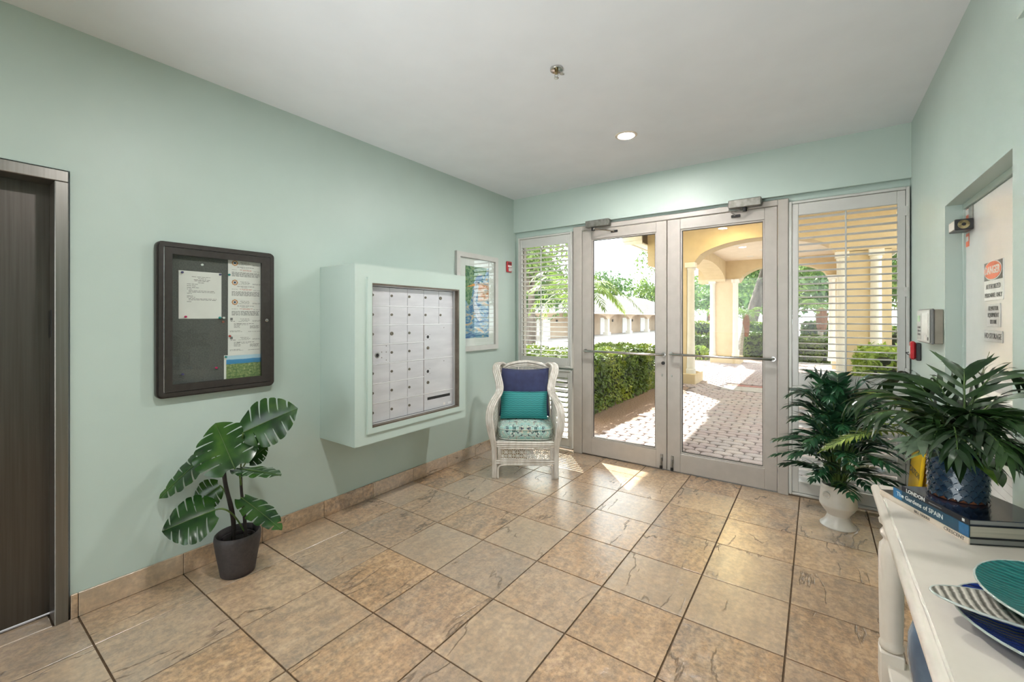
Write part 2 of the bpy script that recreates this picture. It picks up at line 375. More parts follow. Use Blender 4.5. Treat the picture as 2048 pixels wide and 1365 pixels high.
def closer(x0, x1, label, flip):
    z0, z1 = 2.368, 2.436
    e = empty('door_closer', ((x0+x1)/2, 4.10, z0), label=label, cat='door closer')
    MB().cbox(x0, x1, 4.045, 4.115, z0, z1, .005).build('closer_body', M['closer'], e)
    MB().lathe([(.017, x0-.004), (.021, x0+.008), (.021, x0+.05)], 14, (0, 4.072, (z0+z1)/2), 'x').build('spring_tube', M['closer'], e, smooth=40)
    MB().lathe([(.017, x1+.004), (.021, x1-.008), (.021, x1-.05)][::-1], 14, (0, 4.072, (z0+z1)/2), 'x').build('spring_tube', M['closer'], e, smooth=40)
    xs = (x0+x1)/2 if flip else x0+.075
    MB().lathe([(.017, 2.335), (.017, 2.368)], 14, (xs, 4.075, 0)).build('spindle', M['black'], e, smooth=40)
    el = (x0+.015, 4.005, 2.343) if flip else (xs+.05, 3.995, 2.338)
    MB().tube([(xs, 4.075, 2.343), el], .008, 6).build('main_arm', M['chrome'], e)
    ft = (x0+.05, 4.110, 2.312) if flip else (x1+.035, 4.108, 2.310)
    MB().tube([el, ft], .007, 6).build('forearm', M['chrome'], e)
    MB().cbox(ft[0]-.035, ft[0]+.035, 4.103, 4.117, 2.300, 2.322, .003).build('arm_shoe', M['black'], e)
closer(.950, 1.205, 'grey door closer above the glass door beside the armchair', False)
closer(2.285, 2.530, 'grey door closer with a bent arm above the glass door beside the palm', True)

# ------------------------------------------------------------------ plantation shutters
def slat_mesh(L, name='louver'):
    n = 10; w, t = .031, .0052; pts = [(w*math.cos(2*PI*k/n), t*math.sin(2*PI*k/n)) for k in range(n)]
    return MB().add([(-L/2, p[0], p[1]) for p in pts]+[(L/2, p[0], p[1]) for p in pts], [tuple(range(n)), tuple(range(n, 2*n))[::-1]]+[(k, n+k, n+(k+1) % n, (k+1) % n) for k in range(n)])
def shutter(label, fx0, fx1, fz0, fz1, lx0, lx1, lz0, lz1, count, tilt, rod_x):
    y0 = 4.112
    e = empty('plantation_shutter', ((fx0+fx1)/2, 4.14, fz0), label=label, cat='shutter')
    fw = .020; f = MB()
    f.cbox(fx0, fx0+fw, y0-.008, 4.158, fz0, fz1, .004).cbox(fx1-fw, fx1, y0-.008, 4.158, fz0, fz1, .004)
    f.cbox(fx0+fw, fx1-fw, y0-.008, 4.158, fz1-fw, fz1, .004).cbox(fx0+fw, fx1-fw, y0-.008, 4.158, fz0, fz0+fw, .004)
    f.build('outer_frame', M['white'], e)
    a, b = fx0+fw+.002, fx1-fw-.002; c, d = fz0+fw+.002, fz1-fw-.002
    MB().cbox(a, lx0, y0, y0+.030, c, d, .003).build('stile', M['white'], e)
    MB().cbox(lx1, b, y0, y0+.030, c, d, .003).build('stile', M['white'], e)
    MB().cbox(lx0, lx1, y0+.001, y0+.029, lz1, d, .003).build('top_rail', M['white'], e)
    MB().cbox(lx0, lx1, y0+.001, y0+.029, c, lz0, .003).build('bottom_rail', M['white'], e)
    p = (lz1-lz0)/count; o = world_org(e)
    s0 = slat_mesh(lx1-lx0-.004).build('louver', M['louver'], e, smooth=50, local=True)
    for k in range(count):
        s = s0 if k == 0 else inst(s0, e)
        s.location = ((lx0+lx1)/2-o.x, 4.127-o.y, lz0+p*(k+.5)-o.z); s.rotation_euler = (math.radians(tilt), 0, 0)
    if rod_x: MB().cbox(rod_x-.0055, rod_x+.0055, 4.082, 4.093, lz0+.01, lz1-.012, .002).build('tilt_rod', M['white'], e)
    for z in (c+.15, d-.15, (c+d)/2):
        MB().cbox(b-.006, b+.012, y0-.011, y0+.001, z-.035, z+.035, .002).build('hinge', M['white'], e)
shutter('tall upper white louvered shutter beside the heron picture', .066, .764, .892, 2.362, .112, .712, .998, 2.244, 24, -4, .390)
shutter('low white louvered shutter behind the wicker armchair', .066, .764, .024, .872, .112, .712, .135, .785, 12, 30, None)
shutter('tall upper white louvered shutter behind the potted palm', 2.720, 3.440, .872, 2.372, 2.783, 3.374, .998, 2.256, 24, -4, 3.080)
shutter('low white louvered shutter near the white pedestal pot', 2.720, 3.440, .018, .850, 2.783, 3.374, .125, .770, 12, 30, None)
for n, (a, b) in enumerate(((.05, .80), (2.70, 3.43))):
    e = empty('window_%d' % (n+1), ((a+b)/2, 4.235, 0), kind='structure')
    fm = MB()
    for z0, z1 in ((.0, .868), (.90, 2.37)):
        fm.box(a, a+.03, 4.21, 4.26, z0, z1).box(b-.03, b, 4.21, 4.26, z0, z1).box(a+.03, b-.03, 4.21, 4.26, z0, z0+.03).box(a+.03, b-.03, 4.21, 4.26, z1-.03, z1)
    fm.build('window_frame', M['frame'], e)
    for z0, z1 in ((.02, .85), (.92, 2.35)): MB().box(a+.025, b-.025, 4.233, 4.238, z0, z1).build('pane', M['glass'], e)

e = empty('window_3', (1.725, BY-.08, 0), kind='structure')  # unseen glazed opening, added so sky light enters from the rear
fm = MB()
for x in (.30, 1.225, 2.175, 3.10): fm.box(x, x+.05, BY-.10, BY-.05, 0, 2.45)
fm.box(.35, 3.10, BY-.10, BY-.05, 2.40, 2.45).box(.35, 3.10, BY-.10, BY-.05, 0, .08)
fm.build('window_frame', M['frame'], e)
for a in (.345, 1.27, 2.22): MB().box(a, a+.885, BY-.078, BY-.073, .075, 2.405).build('pane', M['glass'], e)

# ------------------------------------------------------------------ ceiling lamps and sprinkler
M['trimwhite'] = pm('white lamp trim', rgb(226,214,198), None, 20, 2, .4)
def downlight(x, y, watts, label):
    e = empty('ceiling_light', (x, y, CZ), label=label, cat='ceiling light', group='recessed lamps in the lobby ceiling')
    MB().lathe([(.062, CZ-.0005), (.062, CZ-.007), (.080, CZ-.004), (.082, CZ-.0005)], 40, (x, y, 0)).build('trim_ring', M['trimwhite'], e, smooth=40)
    lens = emit('lamp lens', (1.0, .985, .955, 1), watts/(PI*PI*.06**2))
    lens.cycles.emission_sampling = 'FRONT_BACK'
    MB().add([(x, y, CZ-.006)]+[(x+.06*math.cos(2*PI*k/40), y+.06*math.sin(2*PI*k/40), CZ-.006) for k in range(40)], [(0, 1+(k+1) % 40, 1+k) for k in range(40)]).build('lens', lens, e)
downlight(1.722, 3.151, LAMP_W[0], 'round recessed ceiling lamp glowing in front of the glass doors')
downlight(1.722, 1.000, LAMP_W[1], 'unseen round recessed ceiling lamp added in the middle of the lobby')  # out of view, spaced by the sprinkler, added for more light
downlight(1.722, -1.150, LAMP_W[2], 'unseen round recessed ceiling lamp added at the rear of the lobby')  # out of view, continues the row, added for more light
e = empty('fire_sprinkler', (1.723, 2.081, CZ), label='small chrome fire sprinkler hanging from the white ceiling', cat='sprinkler')
sx, sy = 1.723, 2.081
MB().lathe([(.020, CZ-.004), (.034, CZ-.012), (.036, CZ-.008), (.036, CZ-.0005)], 28, (sx, sy, 0)).build('escutcheon', M['chrome'], e, smooth=40)
MB().lathe([(.009, CZ-.030), (.010, CZ-.004)], 12, (sx, sy, 0)).build('sprinkler_body', M['brass'], e, smooth=40)
MB().tube([(sx-.009, sy, CZ-.026), (sx-.011, sy, CZ-.040), (sx, sy, CZ-.052)], .0022, 6).tube([(sx+.009, sy, CZ-.026), (sx+.011, sy, CZ-.040), (sx, sy, CZ-.052)], .0022, 6).build('yoke', M['chrome'], e)
MB().lathe([(.003, CZ-.056), (.013, CZ-.055), (.014, CZ-.053)], 14, (sx, sy, 0)).build('deflector', M['chrome'], e)

# ------------------------------------------------------------------ unseen uplight added at the rear to brighten the ceiling
ul = empty('added_uplight', (1.75, -.75, 0), label='black cylindrical fill light added out of view at the rear of the lobby', cat='added fill light')
MB().lathe([(.11, 0), (.11, .012), (.02, .018), (.018, .34)], 24, (1.75, -.75, 0)).build('fill_light_stand', M['black'], ul, smooth=40)
MB().lathe([(.05, .30), (.085, .33), (.085, .46), (.078, .46), (.076, .36)], 28, (1.75, -.75, 0)).build('fill_light_can', M['black'], ul, smooth=40)
sp_d = bpy.data.lights.new('uplight', 'SPOT'); sp_d.energy = ADDED_UPLIGHT_W; sp_d.spot_size = math.radians(88); sp_d.spot_blend = 1.0; sp_d.shadow_soft_size = .07; sp_d.color = (.95, .985, 1.0)
sp_o = bpy.data.objects.new('fill_spot', sp_d); COL.objects.link(sp_o); sp_o.parent = ul; sp_o.location = (0, 0, .47)
sp_o.rotation_euler = (Vector((1.85, 2.7, CZ))-Vector((1.75, -.75, .47))).to_track_quat('-Z', 'Y').to_euler()
# ================================================================== things on the left wall
M['bronze'] = pm('dark bronze aluminium', rgb(60,56,53), rgb(55,51,48), 40, 3, .38, .3)
M['bfabric'] = pm('charcoal board fabric', rgb(96,96,93), rgb(78,78,76), 160, 3, .9, bmp=.3, bscale=420)
M['paper'] = pm('white paper', rgb(226,222,218), rgb(219,215,211), 8, 3, .6)
M['ink'] = pm('grey print ink', rgb(126,124,124), rgb(104,102,102), 90, 2, .7)
M['inkred'] = pm('faded red ink', rgb(206,140,130), rgb(196,120,112), 90, 2, .7)
M['orange'] = pm('orange emblem ink', rgb(196,132,72), rgb(180,116,60), 60, 2, .6)
M['navy_ink'] = pm('navy emblem ink', rgb(40,62,94), rgb(32,50,80), 60, 2, .6)

# ---- bulletin board
def rrect(y0, y1, z0, z1, r, n=5):
    P = []
    for (cy, cz, a0) in ((y1-r, z1-r, 0), (y0+r, z1-r, 90), (y0+r, z0+r, 180), (y1-r, z0+r, 270)):
        for k in range(n+1):
            a = math.radians(a0+90*k/n); P.append((cy+r*math.cos(a), cz+r*math.sin(a)))
    return P
def ring(outer, inner, x0, x1):
    n = len(outer); mb = MB()
    vs = [(x0, *p) for p in outer]+[(x1, *p) for p in outer]+[(x0, *p) for p in inner]+[(x1, *p) for p in inner]
    fs = []
    for i in range(n):
        j = (i+1) % n
        fs += [(i, j, n+j, n+i), (n+i, n+j, 3*n+j, 3*n+i), (2*n+j, 2*n+i, 3*n+i, 3*n+j), (j, i, 2*n+i, 2*n+j)]
    return mb.add(vs, fs)
bb = empty('bulletin_board', (.02, 1.066, 1.008), label='dark bronze framed glass bulletin board beside the elevator', cat='bulletin board')
b_o = rrect(.768, 1.362, 1.008, 1.846, .022); b_i = rrect(.790, 1.340, 1.030, 1.824, .006)
ring(b_o, b_i, .002, .046).build('case_frame', M['bronze'], bb, smooth=30)
ring(rrect(.760, 1.368, 1.000, 1.852, .028), b_o, .002, .030).build('case_flange', M['bronze'], bb, smooth=30)
MB().box(.002, .014, .79, 1.34, 1.03, 1.824).build('pin_panel', M['bfabric'], bb)
ring(rrect(.793, 1.337, 1.033, 1.821, .003), rrect(.826, 1.286, 1.072, 1.784, .002), .034, .050).build('door_frame', M['bronze'], bb, smooth=30)
MB().box(.0405, .0435, .822, 1.290, 1.068, 1.788).build('door_pane', M['glass'], bb)
MB().tube([(.047, .7905, 1.035), (.047, .7905, 1.819)], .0025, 6).build('piano_hinge', M['chrome'], bb)
lk = MB().lathe([(.010, .050), (.010, .054), (.006, .0555)], 18, (0, 1.314, 1.421), 'x').build('lock', M['chrome'], bb, smooth=40)
MB().box(.0550, .0562, 1.312, 1.316, 1.416, 1.426).build('keyhole', M['black'], lk)

def sheet(name, y0, y1, z0, z1, x, mat, label, cat, rot=0, group=None):
    o = MB().box(x, x+.0006, y0, y1, z0, z1).build(name, mat); return tag(o, label, cat, group)
def lines(parent, rows, x, mat, name='printed_lines'):
    mb = MB()
    for (a, b, z, h) in rows:
        y = a
        while y < b-.004:
            w = random.uniform(.006, .022); e = min(y+w, b)
            mb.add([(x, y, z-h), (x, e, z-h), (x, e, z), (x, y, z)], [(0,1,2,3)]); y = e+random.uniform(.002, .004)
    return mb.build(name, mat, parent)
nt_ = sheet('notice', .864, 1.074, 1.432, 1.702, .0145, M['paper'], 'white typed notice pinned alone on the bulletin board', 'notice')
rows = [(.925, 1.02, 1.672, .0024), (.955, .995, 1.664, .0024), (.935, 1.015, 1.656, .0028), (.938, 1.008, 1.649, .0028), (.955, .985, 1.639, .0028)]
for z, b in ((1.630, .955), (1.620, .950), (1.610, .965), (1.601, .925), (1.592, 1.04), (1.585, 1.04), (1.577, .925), (1.562, .93), (1.555, .942), (1.547, 1.048), (1.540, 1.048), (1.530, .925)):
    rows.append((.902 if b < 1 else .910, b, z, .0026))
lines(nt_, rows, .0153, M['ink'])
tops = [(1.794, 1.676), (1.676, 1.556), (1.556, 1.447), (1.447, 1.333), (1.333, 1.205)]
nm = ['topmost', 'second', 'third']
for k, (zt, zb) in enumerate(tops):
    lab = ('%s of the three permit sheets with an orange emblem on the bulletin board' % nm[k]) if k < 3 else \
        ('%s of the two plain permit sheets below the orange emblem sheets' % ('upper', 'lower')[k-3])
    s = sheet('permit_sheet', 1.108, 1.308, zb, zt, .0145+.0004*(5-k), M['paper'], lab, 'permit', group='permits on the bulletin board')
    x = .0145+.0004*(5-k)+.0009
    rr = [(1.175, 1.225, zt-.016, .0024), (1.182, 1.232, zt-.024, .0024), (1.165, 1.225, zt-.031, .0018), (1.245, 1.292, zt-.026, .0018), (1.245, 1.292, zt-.031, .0018), (1.158, 1.255, zt-.045, .003), (1.182, 1.22, zt-.053, .0018)]
    if k < 3:
        rr += [(1.128, 1.285, zt-.078-.0058*q, .003) for q in range(5)]+[(1.128, 1.16, zt-.064, .002), (1.25, 1.292, zt-.067, .002)]
        lines(s, [(1.172, 1.245, zt-.062, .0028), (1.19, 1.235, zt-.067, .0018)], x, M['inkred'], 'red_print')
        cy, cz = 1.145, zt-.024
        def star(r, n, wob, xx, nm_, mt): return MB().prism([(cy+r*(1+wob*math.cos(8*a))*math.cos(a), cz+r*(1+wob*math.cos(8*a))*math.sin(a)) for a in [2*PI*q/n for q in range(n)]], 'yz', xx, xx+.0002).build(nm_, mt, s)
        star(.0165, 48, .07, x, 'emblem', M['orange']); star(.0105, 24, 0, x+.0003, 'emblem_ring', M['paper']); star(.0065, 24, .18, x+.0006, 'emblem_center', M['navy_ink'])
    else:
        rr += [(1.122, 1.15, zt-.030, .003)]+[(1.140, 1.178, zt-.044-.006*q, .0022) for q in range(5)]+[(1.23, 1.285, zt-.058-.005*q, .0022) for q in range(4)]+[(1.118, 1.18, zt-.088, .0022), (1.118, 1.19, zt-.094, .0022), (1.22, 1.29, zt-.094, .0022)]
        MB().box(x, x+.0002, 1.120, 1.134, zt-.026, zt-.010).build('printed_seal', M['ink'], s)
    lines(s, rr, x, M['ink'])
# aerial beach photograph
def photomat():
    m, nt, b = newmat('aerial photo print'); co = obj_co(nt, kind='Generated')
    sp = N(nt, 'ShaderNodeSeparateXYZ'); nt.links.new(co, sp.inputs[0])
    n1 = noise(nt, co, 14, 6, .7); land = ramp(nt, n1, [(.35, rgb(70,96,58)), (.5, rgb(112,134,82)), (.62, rgb(158,162,112)), (.72, rgb(206,200,180))])
    zf = mth(nt, 'ADD', sp.outputs[2], mth(nt, 'MULTIPLY', noise(nt, co, 5, 3), .06))
    sea = ramp(nt, zf, [(.66, rgb(60,118,150)), (.74, rgb(58,132,180)), (.87, rgb(70,140,190)), (.885, rgb(178,206,224))], 'LINEAR')
    c = mixc(nt, ramp(nt, zf, [(.70, (0,0,0,1)), (.715, (1,1,1,1))]), land, sea); nt.links.new(c, b.inputs['Base Color']); b.inputs['Roughness'].default_value = .4; return m
ph = sheet('photo_card', 1.086, 1.308, 1.050, 1.212, .0170, M['paper'], 'colour aerial photo of coast and green land pinned below the permits', 'photograph')
MB().box(.0178, .0180, 1.098, 1.308, 1.052, 1.208).build('photo_print', photomat(), ph)
PINC = {'purple': rgb(66,58,110), 'pink': rgb(196,44,100), 'teal': rgb(20,140,136), 'red': rgb(190,64,56), 'white': rgb(220,225,222), 'brown': rgb(140,72,56)}
for k_, c_ in PINC.items(): M['pin_'+k_] = pm(k_+' pin plastic', c_, mulc(c_, .85), 60, 2, .3)
M['pinsteel'] = M['chrome']
pins = [('purple', .878, 1.691, 'purple push pin at the top left corner of the typed notice'), ('purple', 1.064, 1.693, 'purple push pin at the top right corner of the typed notice'),
        ('pink', .894, 1.443, 'pink push pin at the bottom of the typed notice'), ('teal', 1.062, 1.438, 'teal push pin at the bottom right corner of the typed notice'),
        ('white', 1.083, 1.437, 'white push pin just right of the typed notice'), ('brown', 1.080, 1.413, 'brown push pin below the typed notice'),
        ('white', .973, 1.742, 'white push pin above the typed notice'), ('teal', 1.112, 1.696, 'teal push pin at the edge of the topmost permit'),
        ('red', 1.115, 1.327, 'red push pin at the edge of the lower plain permit'), ('teal', 1.094, 1.203, 'teal push pin on the aerial photo'),
        ('pink', 1.044, 1.143, 'pink push pin on bare fabric left of the aerial photo'), ('purple', .880, 1.122, 'purple push pin in the bottom left of the board')]
for c_, y, z, lab in pins:
    r = .0062
    o = MB().lathe([(.0009, .012), (.0009, .0195), (r*.9, .0197), (r, .0212), (r*.62, .0230), (r*.62, .0275), (r*.95, .0290), (r*.85, .0305)], 14, (0, y, z), 'x').build('push_pin', M['pin_'+c_], smooth=45); tag(o, lab, 'push pin', 'push pins in the bulletin board')

# ---- mailbox unit
M['alu'] = pm('mailbox aluminium', rgb(206,206,209), rgb(194,194,198), 3.5, 6, .42, .35, stretch=(1,1,5), rand=True, rvar=.1)
M['alu_bright'] = pm('bright aluminium strip', rgb(228,228,230), rgb(216,216,218), 8, 3, .3, .4)
M['alu_dark'] = pm('bronzed aluminium edge', rgb(128,118,106), rgb(104,94,84), 8, 3, .4, .7)
XF = .414
M['lockmetal'] = pm('dull lock metal', rgb(132,126,112), rgb(92,88,80), 90, 3, .35, .7)
mu = empty('mailbox_unit', (.207, 2.250, .575), label='wall mounted apartment mailbox unit in a mint painted surround', cat='mailbox')
MB().cbox(.001, XF-.045, 1.703, 2.798, .575, 1.799, .001).build('housing', M['mint'], mu)
# front face board with the opening
iy0, iy1, iz0, iz1 = 1.830, 2.706, .683, 1.676
ring([(2.798, 1.799), (1.703, 1.799), (1.703, .575), (2.798, .575)], [(iy1, iz1), (iy0, iz1), (iy0, iz0), (iy1, iz0)], XF-.045, XF).build('face_board', M['mint'], mu)
ring([(2.742, 1.713), (1.793, 1.713), (1.793, .645), (2.742, .645)], [(iy1, iz1), (iy0, iz1), (iy0, iz0), (iy1, iz0)], XF, XF+.014).build('raised_trim', M['mint'], mu)
ring([(iy1, iz1), (iy0, iz1), (iy0, iz0), (iy1, iz0)], [(iy1-.011, iz1-.011), (iy0+.006, iz1-.011), (iy0+.006, iz0+.011), (iy1-.011, iz0+.011)], XF-.044, XF+.010).build('inner_edge', M['alu_dark'], mu)
ring([(iy1-.011, iz1-.011), (iy0+.006, iz1-.011), (iy0+.006, iz0+.011), (iy1-.011, iz0+.011)], [(iy1-.022, iz1-.016), (iy0+.012, iz1-.016), (iy0+.012, iz0+.016), (iy1-.022, iz0+.016)], XF-.044, XF-.027).build('metal_frame', M['alu_bright'], mu)
c0, c5, r7, r0 = 1.851, 2.678, .698, 1.660
cw = (c5-c0)/5; rh = (r0-r7)/7; XD = XF-.040
mo = world_org(mu)
def lock_mb(r=.0095): return MB().lathe([(r, 0), (r, .005), (r*.72, .0062), (r*.70, .0045), (.0001, .0045)], 16, (0,0,0), 'x')
lock_src = None
def add_lock(door, y, z, x, big=1.0):
    global lock_src
    if lock_src is None:
        lock_src = lock_mb().build('lock', M['lockmetal'], door, smooth=40, local=True); l = lock_src
    else: l = inst(lock_src, door)
    l.parent = door; l.location = (x-mo.x, y-mo.y, z-mo.z); l.scale = (1, big, big)
    return l
M['drill'] = M['black']
# plug behind doors
MB().box(XD-.004, XD, c0, c5, r7, r0).build('back_sheet', M['black'], mu)
for r in range(7):
    z1 = r0-r*rh; z0 = z1-rh
    for c in range(5):
        if r >= 2 and c >= 3: continue
        a, b = c0+c*cw+.0011, c0+(c+1)*cw-.0011
        d = MB().cbox(XD, XD+.0035, a, b, z0+.0045, z1-.0045, .001).build('mailbox_door' if not (r == 3 and c == 0) else 'master_lock_panel', M['alu'], mu)
        if r == 3 and c == 0:
            cy, cz = a+.056, (z0+z1)/2-.006
            MB().lathe([(.021, XD+.0035), (.021, XD+.0047), (.0125, XD+.0049)], 20, (0, cy, cz), 'x').build('lock_plate', M['chrome'], d, smooth=30)
            MB().lathe([(.0125, XD+.0036), (.0125, XD+.0053), (.001, XD+.0053)], 18, (0, cy, cz), 'x').build('lock_hole', M['black'], d)
            for (dy, dz) in ((-.042, .02), (-.042, -.02), (.038, .02), (.038, -.02), (.078, .018), (.078, -.04), (.078, .062)):
                MB().lathe([(.0042, XD+.0035), (.0042, XD+.0046), (.001, XD+.0046)], 10, (0, cy+dy, cz+dz), 'x').build('screw', M['closer'], d)
        else:
            big = 1.45 if (r, c) in ((2, 1), (0, 4)) else 1.0
            add_lock(d, a+.0155, (z0+z1)/2+.006, XD+.0035, big)
# bright cross rails between the rows
for r in range(8):
    z = r0-r*rh
    b = c5 if r in (0, 1, 2, 4, 6, 7) else c0+3*cw
    if r in (0, 7): continue
    MB().cbox(XD, XD+.0062, c0, b, z-.0042, z+.0042, .0015).build('cross_rail', M['alu_bright'], mu)
MB().cbox(XD, XD+.005, c0+3*cw-.002, c0+3*cw+.002, r7, r0-2*rh, .001).build('divider', M['alu_dark'], mu)
def parcel(ra, rb, hole):
    z1, z0 = r0-ra*rh-.0045, r0-rb*rh+.0045; a, b = c0+3*cw+.003, c5-.001
    d = MB().cbox(XD, XD+.0035, a, b, z0, z1, .001).build('parcel_locker_door', M['alu'], mu)
    if hole:
        zh = z0+(z1-z0)*.64
        MB().lathe([(.0125, XD+.0036), (.0125, XD+.0042), (.001, XD+.0042)], 16, (0, a+.040, zh), 'x').build('key_hole', M['black'], d)
        for dy in (-.021, .021):
            for dz in (-.019, .019): MB().lathe([(.003, XD+.0035), (.003, XD+.0043), (.001, XD+.0043)], 8, (0, a+.040+dy, zh+dz), 'x').build('screw', M['closer'], d)
        add_lock(d, a+.040, z0+(z1-z0)*.31, XD+.0035, 1.3)
        MB().lathe([(.004, XD+.0035), (.004, XD+.0043), (.001, XD+.0043)], 10, (0, a+.22, z1-.025), 'x').build('screw', M['closer'], d)
    else:
        MB().box(XD+.0034, XD+.0040, a+.035, b-.035, z1-.050, z1-.028).build('mail_slot', M['black'], d)
        MB().box(XD+.0034, XD+.0039, b-.115, b-.092, z0+.012, z0+.032).build('sticker', M['paper'], d)
        MB().box(XD+.0034, XD+.0039, b-.06, b-.02, z0+.014, z0+.030).build('sticker', M['alu_bright'], d)
parcel(2, 4, True); parcel(4, 6, True); parcel(6, 7, False)

# ---- framed heron picture
def paintmat(name, cols, sc=(6,3,14), seed=0.0):
    m, nt, b = newmat(name); co = obj_co(nt, (1, sc[0]/6, 1)); mp = N(nt, 'ShaderNodeMapping'); mp.inputs['Location'].default_value = (seed, seed*2, seed*3); nt.links.new(co, mp.inputs[0])
    f = noise(nt, mp.outputs[0], sc[2], 3, .6, 1.6)
    nt.links.new(ramp(nt, f, cols), b.inputs['Base Color']); b.inputs['Roughness'].default_value = .55; return m
M['matboard'] = pm('white mat board', rgb(240,240,238), rgb(236,236,234), 30, 3, .8)
pic = empty('framed_picture', (.012, 3.44, 1.098), label='white framed heron painting hanging beside the mailbox unit', cat='picture')
ring([(3.772, 2.098), (3.104, 2.098), (3.104, 1.098), (3.772, 1.098)], [(3.722, 2.048), (3.154, 2.048), (3.154, 1.148), (3.722, 1.148)], .002, .032).build('picture_frame', M['white'], pic)
MB().box(.002, .010, 3.15, 3.726, 1.144, 2.052).build('picture_mat', M['matboard'], pic)
MB().box(.0165, .0185, 3.152, 3.724, 1.146, 2.050).build('picture_pane', glassmat('picture glass', base=.05, k=.7), pic)
P_ = 'yz'; ax = .0102
water = paintmat('painted water', [(.30, rgb(34,66,128)), (.42, rgb(58,120,178)), (.52, rgb(120,170,196)), (.62, rgb(220,196,160)), (.72, rgb(214,130,70))], (2, 3, 16))
art = MB().box(ax, ax+.0006, 3.250, 3.628, 1.228, 1.968).build('painting', water, pic)
green = paintmat('painted reeds', [(.32, rgb(34,84,62)), (.46, rgb(70,128,90)), (.56, rgb(150,176,120)), (.7, rgb(60,120,150))], (6, 3, 22), 3.0)
sunset = paintmat('painted sunset sky', [(.3, rgb(110,150,190)), (.45, rgb(226,206,186)), (.6, rgb(222,140,96)), (.72, rgb(236,186,120))], (2, 3, 18), 5.0)
heronc = paintmat('painted heron feathers', [(.3, rgb(120,134,168)), (.5, rgb(196,200,212)), (.7, rgb(232,226,224))], (6, 3, 40), 9.0)
MB().prism([(3.251, 1.967), (3.251, 1.62), (3.31, 1.56), (3.35, 1.66), (3.37, 1.78), (3.42, 1.86), (3.47, 1.90), (3.56, 1.88), (3.60, 1.967)], P_, ax+.0007, ax+.0010).build('painted_reeds', green, art)
MB().prism([(3.44, 1.80), (3.627, 1.82), (3.627, 1.62), (3.45, 1.60)], P_, ax+.0007, ax+.0009).build('painted_sky', sunset, art)
MB().prism([(3.395, 1.79), (3.43, 1.80), (3.46, 1.775), (3.448, 1.72), (3.415, 1.66), (3.41, 1.60), (3.45, 1.54), (3.50, 1.46), (3.47, 1.40), (3.42, 1.44), (3.37, 1.54), (3.362, 1.64), (3.385, 1.70), (3.385, 1.75)], P_, ax+.0011, ax+.0013).build('painted_heron', heronc, art)
MB().prism([(3.262, 1.752), (3.39, 1.795), (3.40, 1.765)], P_, ax+.0014, ax+.0016).build('painted_beak', paintmat('painted beak', [(.35, rgb(220,120,50)), (.6, rgb(240,180,90))], (6, 3, 30)), art)
MB().prism([(3.392, 1.795), (3.42, 1.822), (3.50, 1.80), (3.455, 1.795), (3.43, 1.803)], P_, ax+.0014, ax+.0016).build('painted_crest', paintmat('painted crest', [(.35, rgb(36,48,92)), (.6, rgb(60,80,140))], (6, 3, 30)), art)
# ---- fire alarm strobe
M['alarmred'] = pm('alarm red plastic', rgb(190,44,52), rgb(170,34,42), 30, 2, .32)
M['clear'] = pm('clear strobe lens', rgb(222,218,216), rgb(196,190,190), 40, 3, .15)
e = empty('fire_alarm_strobe', (.015, 4.004, 1.962), label='small red and white fire alarm strobe high beside the corner', cat='fire alarm')
MB().cbox(.001, .020, 3.958, 4.050, 1.964, 2.086, .005).build('alarm_housing', M['alarmred'], e)
MB().cbox(.020, .042, 3.972, 4.036, 1.970, 2.015, .008).build('strobe_lens', M['clear'], e)
MB().cbox(.020, .024, 3.968, 4.040, 2.022, 2.040, .002).build('label_plate', M['paper'], e)
MB().cbox(.020, .023, 3.972, 4.036, 2.050, 2.074, .001).build('horn_grille', pm('dark red grille', rgb(120,24,30), rgb(80,16,20), 200, 2, .5), e)

# ================================================================== things on the right wall
d4 = empty('door_4', (3.545, 2.665, 0), kind='structure')
M['glossdoor'] = pm('glossy white door paint', rgb(228,226,222), rgb(224,222,218), 8, 3, .16, spec=.8, coat=.6, bmp=.02, bscale=14, bdist=.01)
MB().cbox(3.521, 3.565, 2.222, 3.120, .006, 1.988, .002).build('door_panel', M['glossdoor'], d4)
f4 = MB().cbox(3.512, 3.57, 3.124, 3.139, 0, 2.02, .001).cbox(3.512, 3.57, 2.192, 2.218, 0, 2.02, .001).cbox(3.512, 3.57, 2.218, 3.124, 1.992, 2.02, .001).build('door_jamb', M['mint'], d4)
lv = MB().cbox(3.517, 3.522, 2.34, 2.90, .56, .60, .001).cbox(3.517, 3.522, 2.34, 2.90, 1.14, 1.18, .001).cbox(3.517, 3.522, 2.34, 2.38, .60, 1.14, .001).cbox(3.517, 3.522, 2.86, 2.90, .60, 1.14, .001).build('vent_frame', M['glossdoor'], d4)
vs0 = None
for k in range(15):
    z = .620+.035*k
    mbv = MB().add([(3.521, -.24, .012), (3.514, -.24, -.012), (3.516, -.24, -.014), (3.5215, -.24, .010), (3.521, .24, .012), (3.514, .24, -.012), (3.516, .24, -.014), (3.5215, .24, .010)], [(0,1,5,4), (1,2,6,5), (2,3,7,6), (3,0,4,7), (0,3,2,1), (4,5,6,7)])
    if vs0 is None:
        mbv.xf(Matrix.Translation((0, 2.62, z))); vs0 = mbv.build('vent_slat', M['glossdoor'], d4)
    else: inst(vs0, d4, (0, 0, .035*k))
def sign_on_door(name, y0, y1, z0, z1, mat, label, cat='sign', th=.003):
    o = MB().cbox(3.521-th, 3.5208, y0, y1, z0, z1, .0008).build(name, mat); return tag(o, label, cat)
def door_text(parent, body, y, z, size, mat, x, sx=1.0, name='lettering', bold=0.0):
    t = text_mb(body, size, sx=sx, bold=bold); t.xf(frame_m((x, y, z), (0,-1,0), (0,0,1))); return t.build(name, mat, parent)
